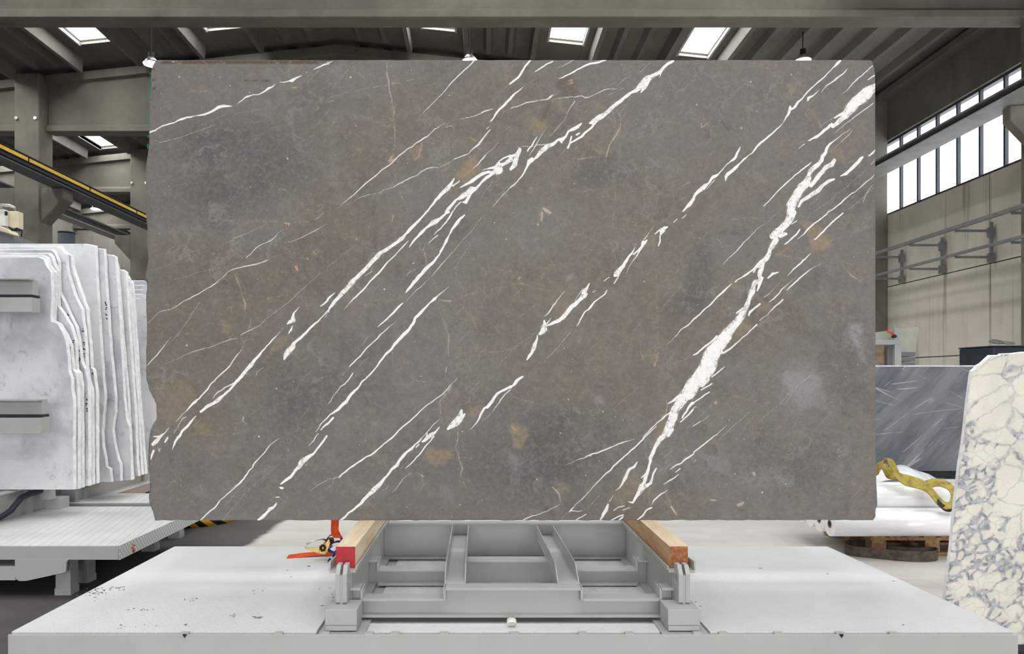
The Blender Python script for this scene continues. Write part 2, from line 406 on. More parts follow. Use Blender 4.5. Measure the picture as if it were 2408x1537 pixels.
def box(name, mat, parent, *a, bevel=0, **k):
    return MB().box(*a, **k).build(name, mat, parent, bevel=bevel)
def copy_to(o, parent, dx=0, dy=0, dz=0):
    c = o.copy(); COL.objects.link(c); c.parent = parent
    c.location = (o.location[0]+dx, o.location[1]+dy, o.location[2]+dz); return c
# ================================================================== THE HALL
def zr(X): return 10.73-.105*abs(X+4.2)          # underside of the pitched roof
BY = [1.2, 7.9, 14.6, 21.3, 28.2, 35.0, 41.8, 48.6]   # front faces of the cross beams
XL, XR, YB, YF = -19.4, 11.5, 49.2, -14.0
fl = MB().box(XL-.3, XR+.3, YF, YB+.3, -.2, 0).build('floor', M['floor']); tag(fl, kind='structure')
# ---- ceiling: deck planks with skylight openings, ribs
ceil = bpy.data.objects.new('ceiling', None); COL.objects.link(ceil); ceil['_base'] = (0, 0, 0); tag(ceil, kind='structure')
SW = .46
spans = []            # roof strips in X
xs = [XL-.4]+sum([[x-SW, x+SW] for x in SKY_XS], [])+[XR+.4]
# openings tuned to the photograph
OPEN = {-10.5: (-10.97, -10.0), -7.02: (-7.5, -6.55), -1.2: (-1.64, -.75), 2.27: (1.8, 2.73), 5.73: (5.32, 6.13)}
ops = [OPEN.get(x, (x-SW, x+SW)) for x in SKY_XS]
edges = [XL-.4]+[e for o in ops for e in o]+[XR+.4]
bays = [(YF, -5.5), (-5.5, 1.2), (1.2, 7.9), (7.9, 14.6), (14.6, 21.3), (21.3, 28.2), (28.2, 35.0), (35.0, 41.8), (41.8, 49.2)]
def strip(x0, x1, y0, y1, up=0.0, th=.12):
    pts = [x0]+([-4.2] if x0 < -4.2 < x1 else [])+[x1]
    return [(x, zr(x)+up) for x in pts]+[(x, zr(x)+up+th) for x in reversed(pts)]
proto_plank = {}
def ceiling_part(name, key, poly, y0, y1, mat):
    k = (name, key, round(y1-y0, 3))
    if k in proto_plank:
        return copy_to(proto_plank[k], ceil, dy=y0-proto_plank[k]['_y'])
    o = MB().prism(poly, 'y', y0, y1).build(name, mat, ceil); o['_y'] = y0; proto_plank[k] = o; return o
for bi, (y0, y1) in enumerate(bays):
    sy0, sy1 = y0+1.2, (y1-1.12 if y0 < 21 else y1-.05)
    for i in range(0, len(edges), 2):
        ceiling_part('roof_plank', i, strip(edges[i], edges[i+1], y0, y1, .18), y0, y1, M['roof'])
    for i, (a, b) in enumerate(ops):
        ceiling_part('roof_plank', 'e%d' % i, strip(a, b, 0, 1, .20), y0, sy0, M['roof'])
        ceiling_part('roof_plank', 'f%d' % i, strip(a, b, 0, 1, .20), sy1, y1, M['roof'])
        # side cheeks of the light well and the translucent pane (a real lamp of daylight)
        xm = (a+b)/2
        if y0 > -6:
            L = area('skylight_daylight', (xm, (sy0+sy1)/2, zr(xm)+.26), (b-a), sy1-sy0, SKY_POWER, (0, math.atan(.105)*(1 if xm > -4.2 else -1), 0), (.97, .99, 1))
        ceiling_part('skylight_pane', i, strip(a-.02, b+.02, 0, 1, .34, .02), sy0, sy1, M['sky_pane'])
        ceiling_part('skylight_kerb', (i, 'a'), strip(a-.05, a, 0, 1, .17, .22), y0+.4, sy1, M['crane_light'])
        ceiling_part('skylight_kerb', (i, 'b'), strip(b, b+.05, 0, 1, .17, .22), y0+.4, sy1, M['crane_light'])
    # ribs: deep ones beside each skylight, shallow ones between
    for i in range(len(ops)+1):
        lo = XL if i == 0 else ops[i-1][1]; hi = XR if i == len(ops) else ops[i][0]
        deep = []
        if i > 0: deep.append(lo+.3)
        if i < len(ops): deep.append(hi-.42)
        inner = np.linspace((deep[0] if i > 0 else lo), (deep[-1] if i < len(ops) else hi), max(2, int(round((hi-lo)/.66))))[1:-1]
        for x in deep:
            z = zr(x)
            ceiling_part('roof_rib', round(x, 2), [(x-.09, z+.22), (x-.06, z-.2), (x+.06, z-.2), (x+.09, z+.22)], y0+.35, y1-.35, M['roof'])
        for x in inner:
            if abs(x+4.2) < .25: continue
            z = zr(x)
            ceiling_part('roof_rib', round(float(x), 2), [(x-.15, z+.2), (x-.06, z+.02), (x+.06, z+.02), (x+.15, z+.2)], y0+.35, y1-.35, M['roof'])
# ---- cross beams
ZB = 8.24
def roof_beam(Y, x0, x1, label, group, lowlip=True):
    t = thing('roof_beam', label, 'beam', (x0, Y, ZB), group, 'structure')
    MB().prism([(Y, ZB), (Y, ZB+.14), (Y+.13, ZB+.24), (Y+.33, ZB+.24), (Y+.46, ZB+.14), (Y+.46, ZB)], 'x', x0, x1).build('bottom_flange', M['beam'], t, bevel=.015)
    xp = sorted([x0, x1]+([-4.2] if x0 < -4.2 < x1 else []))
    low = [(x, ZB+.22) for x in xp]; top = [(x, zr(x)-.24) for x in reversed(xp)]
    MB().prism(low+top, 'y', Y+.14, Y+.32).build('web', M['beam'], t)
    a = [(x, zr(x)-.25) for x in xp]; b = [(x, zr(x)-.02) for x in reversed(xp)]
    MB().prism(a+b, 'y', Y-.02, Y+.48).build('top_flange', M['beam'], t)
    return t
names = {14.6: 'large concrete beam crossing the very top of the view', 21.3: 'concrete I-beam with sloping top behind the brown slab, second from front',
         28.2: 'third concrete roof beam, pocked, seen below the left skylight', 35.0: 'fourth concrete roof beam, dim, behind the yellow crane rail'}
for Y in BY:
    if Y == 14.6: roof_beam(Y, -14.2, 10.92, names[Y], None)
    else: roof_beam(Y, -12.58, 10.92, names.get(Y, 'concrete roof beam further off along the hall'), None if Y in names else 'distant roof beams')
    if Y > 14.6: roof_beam(Y, XL, -13.32, 'concrete roof beam in the left aisle, row %s from the front' % {21.3: 'one', 28.2: 'two', 35.0: 'three', 41.8: 'four', 48.6: 'five'}[Y], None)
# ---- columns
def column(x0, x1, Y, label, corb=(True, True), ztop=None, group=None):
    xm = (x0+x1)/2; zt = ztop or zr(xm)-.02
    t = thing('concrete_column', label, 'column', (xm, Y, 0), group, 'structure')
    MB().box(x0, x1, Y, Y+.7, 0, zt).build('shaft', M['beam'], t, bevel=.03)
    cz = 6.55 if xm < 0 else 6.42; cl = .62 if xm < 0 else .65; cy = .62 if xm < 0 else .3
    if corb[0]: MB().prism([(x0+.02, cz), (x0-cl, cz), (x0-cl, cz-.3), (x0+.02, cz-1.0)], 'y', Y+.08, Y+cy).build('corbel', M['beam'], t, bevel=.02)
    if corb[1]: MB().prism([(x1-.02, 6.55), (x1+.64, 6.55), (x1+.64, 6.25), (x1-.02, 5.55)], 'y', Y+.08, Y+.62).build('corbel', M['beam'], t, bevel=.02)
    for bx in (x0+.08, x1-.08):
        if corb[1]: MB().cyl((bx, Y-.05, 8.5), .045, .06, 'y', 12).build('bolt', M['chrome'], t)
    return t
lab = {21.0: 'nearest left concrete column with two bolts and corbels', 27.9: 'second left concrete column beside the brown slab edge',
       34.7: 'third left concrete column, far down the aisle'}
for Y in (21.0, 27.9, 34.7, 41.5): column(-13.3, -12.6, Y, lab.get(Y, 'fourth left concrete column by the back wall'))
for Y, l in ((0.9, 'right wall column nearest the camera side'), (7.6, 'right wall column before the big beam'), (14.3, 'right wall column with corbel at the upper right picture edge'),
             (21.0, 'right wall column just beside the brown slab'), (27.9, 'right wall column hidden further behind the slab'), (34.7, 'right wall column second from the back'), (41.5, 'rearmost right wall column')):
    column(10.9, XR, Y, l, (True, False))
# ---- right wall: panels and window band
def wall_side(name, X, th, y0s, mat, zt):
    w = bpy.data.objects.new(name, None); COL.objects.link(w); w['_base'] = (0, 0, 0); tag(w, kind='structure')
    first = {}
    for (ya, yb) in y0s:
        for k, (za, zb) in enumerate([(0, 1.66), (1.68, 3.71), (3.73, 5.76), (7.88, zt)]):
            key = (k, round(yb-ya, 2))
            if key in first: copy_to(first[key], w, dy=ya-first[key]['_y'])
            else:
                o = MB().box(X, X+th, ya+.012, yb-.012, za, zb).build('wall_panel', mat, w, bevel=.012); o['_y'] = ya; first[key] = o
    return w
bw = [(YF, -6.0), (-6.0, 1.2), (1.2, 7.9), (7.9, 14.6), (14.6, 21.45), (21.45, 28.2), (28.2, 35.0), (35.0, 41.8), (41.8, 49.2)]
wall_side('wall_right', XR, .25, bw, M['wall'], 9.3)
MB().box(XR+.01, XR+.2, YF, YB, 0, 5.7).build('trim_1', M['gap']).__setitem__('kind', 'structure')
MB().prism([(XR-.02, 7.86), (XR-.02, 8.98), (XR-.34, 8.98), (XR-.34, 9.14), (XR+.3, 9.14), (XR+.3, 7.86)], 'y', YF, YB).build('trim_2', M['roof']).__setitem__('kind', 'structure')
nwin = 0
def window(X, y0, y1, n):
    global nwin
    nwin += 1
    w = bpy.data.objects.new('window_%d' % nwin, None); COL.objects.link(w); w['_base'] = (X, y0, 5.76); w.location = (X, y0, 5.76); tag(w, kind='structure')
    fr = MB()
    fr.box(X+.06, X+.14, y0, y1, 5.76, 5.83).box(X+.06, X+.14, y0, y1, 7.80, 7.88).box(X+.06, X+.14, y0, y1, 7.02, 7.10)
    fr.build('window_frame', M['frame'], w)
    p = (y1-y0)/n; mu = None; pa = None
    for i in range(n+1):
        if mu is None: mu = box('mullion', M['frame'], w, X+.05, X+.13, y0-.03, y0+.03, 5.8, 7.8)
        else: copy_to(mu, w, dy=p*i)
    for i in range(n):
        if pa is None: pa = box('pane', M['glass'], w, X+.09, X+.096, y0+.03, y0+p-.03, 5.83, 7.02); pb = box('pane', M['glass'], w, X+.09, X+.096, y0+.03, y0+p-.03, 7.10, 7.80)
        else: copy_to(pa, w, dy=p*i); copy_to(pb, w, dy=p*i)
    return w
for a, b in bw[1:]: window(XR, a+.15, b-.15, 8)
# ---- other walls
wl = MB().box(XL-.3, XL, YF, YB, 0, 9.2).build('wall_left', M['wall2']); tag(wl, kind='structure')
wb = bpy.data.objects.new('wall_back', None); COL.objects.link(wb); wb['_base'] = (0, 0, 0); tag(wb, kind='structure')
MB().box(XL, XR, YB+.22, YB+.4, 0, 10.9).build('backing', M['gap'], wb)
x = XL; k = 0
while x < XR:
    for za, zb in ((0, 3.0), (3.02, 6.0), (6.02, 9.0), (9.02, 10.9)):
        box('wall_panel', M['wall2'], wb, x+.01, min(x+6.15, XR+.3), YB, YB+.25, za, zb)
    x += 6.17
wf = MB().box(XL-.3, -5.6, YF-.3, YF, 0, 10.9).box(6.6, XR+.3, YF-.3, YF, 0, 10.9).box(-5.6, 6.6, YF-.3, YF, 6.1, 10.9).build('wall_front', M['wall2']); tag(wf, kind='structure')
# ---- crane runways
def runway(name, x0, x1, zt, zb, sgn, label, cond):
    t = thing(name, label, 'rail', (x0, YF+.2, zb))
    y0, y1 = YF+.2, 48.4; xm = (x0+x1)/2
    MB().box(x0, x1, y0, y1, zb, zb+.03).build('bottom_flange', M['crane_light'] if sgn > 0 else M['crane'], t)
    MB().box(xm-.02, xm+.02, y0, y1, zb+.03, zt-.04).build('web', M['crane'], t)
    MB().box(x0+.06, x1-.06, y0, y1, zt-.04, zt).build('top_flange', M['crane'], t)
    if cond:
        b = MB(); c = None
        MB().box(x1+.01, x1+.03, y0, y1, zt-.14, zt+.02).build('conductor_housing', M['dark'], t)
        MB().box(x1+.01, x1+.05, y0, y1, zt+.0, zt+.03).build('conductor_housing', M['dark'], t)
        MB().box(x1-.03, x1+.03, y0, y1, zb+.06, zb+.14).build('side_channel', M['dark'], t)
        yy = y0
        L = 3.0; first = None
        while yy < y1-L:
            if first is None: first = box('conductor_bar', M['yellow_rail'], t, x1+.03, x1+.045, yy+.04, yy+L-.04, zt-.115, zt-.025)
            else: copy_to(first, t, dy=yy-y0)
            yy += L
    return t
runway('crane_runway', -12.3, -11.82, 6.86, 6.56, -1, 'grey steel crane runway with yellow conductor strip at upper left', True)
runway('crane_runway', 9.9, 10.5, 6.65, 6.43, 1, 'grey steel crane runway in front of the right windows', False)
runway('crane_runway', -14.4, -13.95, 6.86, 6.56, 1, 'far crane runway in the left aisle behind the columns', False)
# ---- wall mounted cable rails on the right
t = thing('cable_rail_bracket', 'pair of grey cable rails on brackets below the right windows', 'cable rail', (10.6, 3, 3.74))
y0, y1 = 3.0, 27
MB().box(10.56, 10.64, y0, y1, 4.45, 4.53).build('rail', M['rail'], t)
MB().box(10.56, 10.62, y0, y1, 3.86, 3.92).build('rail', M['rail'], t)
fp = None
for Y in [20.14-1.77*k for k in range(-3, 9)]:
    if fp is None:
        Y0 = Y
        fp = [MB().box(11.38, 11.44, Y-.03, Y+.03, 3.74, 4.62).build('post', M['rail'], t),
              MB().box(10.6, 11.4, Y-.025, Y+.025, 4.40, 4.45).build('bracket_arm', M['rail'], t),
              MB().box(10.6, 11.4, Y-.025, Y+.025, 3.81, 3.86).build('bracket_arm', M['rail'], t),
              MB().box(11.34, 11.46, Y-.05, Y+.05, 4.28, 4.5).build('clamp_plate', M['rail'], t),
              MB().box(11.34, 11.46, Y-.05, Y+.05, 3.72, 3.92).build('clamp_plate', M['rail'], t)]
    else:
        for o in fp: copy_to(o, t, dy=Y-Y0)
# ---- hanging lamps
def lamp(px, py, Y, label):
    X, Z = wx(px, Y), wz(py, Y)
    t = thing('hanging_lamp', label, 'lamp', (X, Y, Z))
    sh = MB().cyl((X, Y, Z+.02), .2, .14, 'z', 20, r2=.09).build('lamp_shade', M['chrome'], t, smooth=True)
    MB().cyl((X, Y, Z+.16), .07, .14, 'z', 16).build('ballast', M['dark'], t)
    MB().cyl((X, Y, Z), .18, .02, 'z', 20).build('bulb_glass', M['lamp'], sh)
    MB().cyl((X, Y, Z+.3), .012, max(.1, zr(X)+.15-Z-.3), 'z', 6).build('cord', M['dark'], t)
lamp(356, 152, 18.0, 'bright lamp at the upper left corner of the brown slab')
lamp(1105, 146, 18.0, 'bright lamp peeking over the middle of the brown slab top')
lamp(1888, 145, 18.0, 'bright lamp peeking over the right part of the slab top')
lamp(225, 492, 30.0, 'distant bright lamp below the crane rail on the left')

# ================================================================== FRONT PLATFORM
def ibeamX(x0, x1, y0, zb, zt, d=.06, tf=.008, tw=.006):
    m = MB(); m.box(x0, x1, y0, y0+d, zb, zb+tf); m.box(x0, x1, y0+d/2-tw/2, y0+d/2+tw/2, zb+tf, zt-tf); m.box(x0, x1, y0, y0+d, zt-tf, zt); return m
pl = thing('steel_platform', 'light grey steel platform with checker plate deck in the foreground', 'platform', (.1, 2.4, 0))
PT = .26
XA, XB, Y0, Y1 = -1.536, 1.7325, 2.402, 3.649
MB().prism([(XA, Y0), (XB, Y0), (1.70, Y1), (XA+.016, Y1)], 'z', PT-.16, PT-.012).build('platform_frame', M['steel'], pl, bevel=.004)
def plate(x0, x1, y0, y1, x0b=None, x1b=None):
    return MB().prism([(x0, y0), (x1, y0), (x1b if x1b is not None else x1, y1), (x0b if x0b is not None else x0, y1)], 'z', PT-.009, PT).build('deck_plate', M['deck'], pl, bevel=.001)
plate(XA, wx(745, 2.42), 2.412, Y1, x0b=XA+.016)
plate(wx(1668, 2.42), XB, 2.412, Y1, x1b=1.70)
plate(wx(862, 2.42), wx(1551, 2.42), 2.414, 2.495)
plate(wx(912, 3.0), wx(1500, 3.0), 2.60, Y1-.01)
MB().box(wx(755, 2.44), wx(862, 2.44), Y0+.002, Y1, PT-.012, PT-.004).build('deck_strip', M['steel'], pl)
MB().box(wx(1551, 2.44), wx(1660, 2.44), Y0+.002, Y1, PT-.012, PT-.004).build('deck_strip', M['steel'], pl)
MB().box(wx(862, 2.44), wx(1551, 2.44), 2.497, 2.60, PT-.06, PT-.05).build('deck_strip', M['dark'], pl)
MB().box(XA-.002, XB+.002, Y0-.006, Y0, PT-.17, PT-.004).build('front_skirt', M['steel'], pl, bevel=.002)
wl_ = None
for px in (435, 655, 765, 868, 930, 1045, 1210, 1370, 1480, 1640, 1700, 1830, 1975, 2100):
    X = wx(px, 2.405)
    o = box('weld_seam', M['steel'], pl, X-.014, X+.014, 2.398, 2.414, PT-.007, PT+.001) if wl_ is None else copy_to(wl_, pl, dx=X-wl_['_x'])
    if wl_ is None: wl_ = o; o['_x'] = X
for px in (436, 1977):
    X = wx(px, 2.40); MB().prism([(X-.007, PT-.003), (X+.007, PT-.003), (X, PT-.014)], 'y', 2.393, 2.40).build('drain_notch', M['gap'], pl)
lg = None
for X in (-1.3, -.45, .1, .65, 1.5):
    for Y in (2.6, 3.45):
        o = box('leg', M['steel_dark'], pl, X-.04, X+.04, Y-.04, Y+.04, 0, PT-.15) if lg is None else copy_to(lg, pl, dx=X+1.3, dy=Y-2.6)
        if lg is None: lg = o
# ---- cradle
cr = thing('steel_cradle', 'light grey welded steel cradle of beams and channels under the brown slab', 'cradle', (.1, 2.45, PT))
ZT = .427      # underside of the timber seats
def side(xi, xo, s):      # inner / outer x of the seat
    m = MB(); ya, yb = 2.535, 3.44
    m.box(min(xi, xo), max(xi, xo), ya, yb, ZT-.008, ZT)                      # seat plate
    m.box(xi-.003 if s < 0 else xi-.003, xi+.003, ya+.01, yb, ZT, ZT+.012)    # low inner lip
    o = m.build('seat_rail', M['steel'], cr, bevel=.0015)
    w = (xi-.02 if s < 0 else xi+.02)
    MB().box(w-.004, w+.004, ya+.012, yb, PT+.004, ZT-.008).build('side_web', M['steel'], cr)
    MB().box(w-.03, w+.03, ya+.012, yb, PT, PT+.008).build('base_flange', M['steel'], cr, bevel=.0015)
    # outer upstanding ear at the front end
    MB().prism([(ya, ZT), (ya+.005, ZT+.03), (ya+.5, ZT+.004), (ya+.5, ZT)], 'x', xo-.003, xo+.003).build('outer_lip', M['steel'], cr)
side(-.435, -.525, -1); side(.638, .728, 1)
def crossbeam(Yf, cuts=True):
    d = .062; tf = .009; H, L = .367, .330
    xs = [(-.455, -.4155, H), (-.4155, -.131, L), (-.131, .340, H), (.340, .611, L), (.611, .660, H)]
    m = MB()
    for a, b, z in xs: m.box(a, b, Yf, Yf+d, z-tf, z)
    for x in (-.4155, -.131, .340, .611): m.box(x-.004, x+.004, Yf, Yf+d, L-tf, H)
    m.build('top_flange', M['steel'], cr, bevel=.0012)
    poly = [(-.455, PT+.013)]+[(.66, PT+.013)]
    top = []
    for a, b, z in reversed(xs): top += [(b, z-tf), (a, z-tf)]
    MB().prism(poly+top, 'y', Yf+d/2-.003, Yf+d/2+.003).build('web', M['steel'], cr)
    MB().box(-.4155, .611, Yf, Yf+d, PT+.005, PT+.014).build('bottom_flange', M['steel'], cr, bevel=.0012)
crossbeam(2.537); crossbeam(2.93)
m = MB().box(-.455, .662, 3.376, 3.43, .427-.009, .427).build('top_flange', M['steel'], cr, bevel=.0012)
MB().box(-.455, .66, 3.40, 3.406, PT+.01, .419).build('web', M['steel'], cr)
MB().box(-.455, .66, 3.36, 3.43, PT+.005, PT+.014).build('bottom_flange', M['steel'], cr, bevel=.0012)
def channel(xa, xb, sk, label=None):      # U channel lying on the cross beams, cut back at the front
    y0, y1 = 2.585, 3.40; zb = .367; h = .055
    def X(x, y): return x+sk*(y-y0)/(y1-y0)
    m = MB()
    m.add([(X(xa, y0), y0, zb), (X(xb, y0), y0, zb), (X(xb, y1), y1, zb), (X(xa, y1), y1, zb),
           (X(xa, y0), y0, zb+.005), (X(xb, y0), y0, zb+.005), (X(xb, y1), y1, zb+.005), (X(xa, y1), y1, zb+.005)],
          [(0,3,2,1),(4,5,6,7),(0,1,5,4),(1,2,6,5),(2,3,7,6),(3,0,4,7)])
    for x in (xa, xb-.004):
        prof = [(y0, zb), (y0+.09, zb+h), (y1-.05, zb+h), (y1, zb+.01)]
        vs = [(X(x, y), y, z) for y, z in prof]+[(X(x+.004, y), y, z) for y, z in prof]
        m.add(vs, [(0,1,2,3), (7,6,5,4), (0,4,5,1), (1,5,6,2), (2,6,7,3), (3,7,4,0)])
    return m.build('channel', M['steel'], cr, bevel=.001)
channel(-.134, -.059, -.004); channel(.262, .339, -.02)
for x0, s in ((-.516, -1), (.606, 1)):
    x1 = x0+.105
    MB().box(x0, x1, 2.418, 2.53, PT+.018, PT+.0696).build('stop_block', M['steel'], cr, bevel=.002)
    MB().box(x0+.002, x1-.002, 2.42, 2.53, PT, PT+.017).build('stop_shim', M['steel'], cr, bevel=.001)
def lug(xc, s):
    for q in (-1, 1):
        x = xc+q*.0118
        prof = [(2.478, .335), (2.478, .43), (2.50, .456), (2.535, .456), (2.54, .44), (2.545, .352), (2.53, .328), (2.50, .322)]
        MB().holeplate(prof, (2.515, .405), .016, 'x', x-.0075, x+.0075).build('lug_plate', M['steel'], cr, bevel=.0012)
    MB().box(xc-.005, xc+.005, 2.481, 2.54, .33, .425).build('lug_spacer', M['steel'], cr)
    MB().prism([(2.49, .33), (2.52, .33), (2.505, PT+.0696), (2.498, PT+.0696)], 'x', xc-.006, xc+.006).build('lug_pin', M['steel'], cr)
lug(-.474, -1); lug(.676, 1)
# ---- timbers
tb = thing('timber_beam', 'pale square timber with red painted end, left of the cradle', 'timber', (-.477, 2.57, ZT))
def timber(x0, x1, t, mats, endmat):
    b = MB().box(x0, x1, 2.573, 3.62, ZT, .502).build('beam_body', mats, t, bevel=.003)
    e = MB().box(x0+.0008, x1-.0008, 2.57, 2.5735, ZT+.001, .5012).build('end_face', endmat, t, bevel=.002)
    return e
tag(timber(-.511, -.442, tb, M['pine'], M['red']), 'red painted end')
tb2 = thing('timber_beam', 'pale square timber with bare brown end grain, right of the cradle', 'timber', (.68, 2.57, ZT))
timber(.649, .714, tb2, M['pine_brown'], M['endgrain'])
MB().box(.649, .714, 2.574, 3.62, .5015, .503).build('planed_face', M['pine'], tb2)
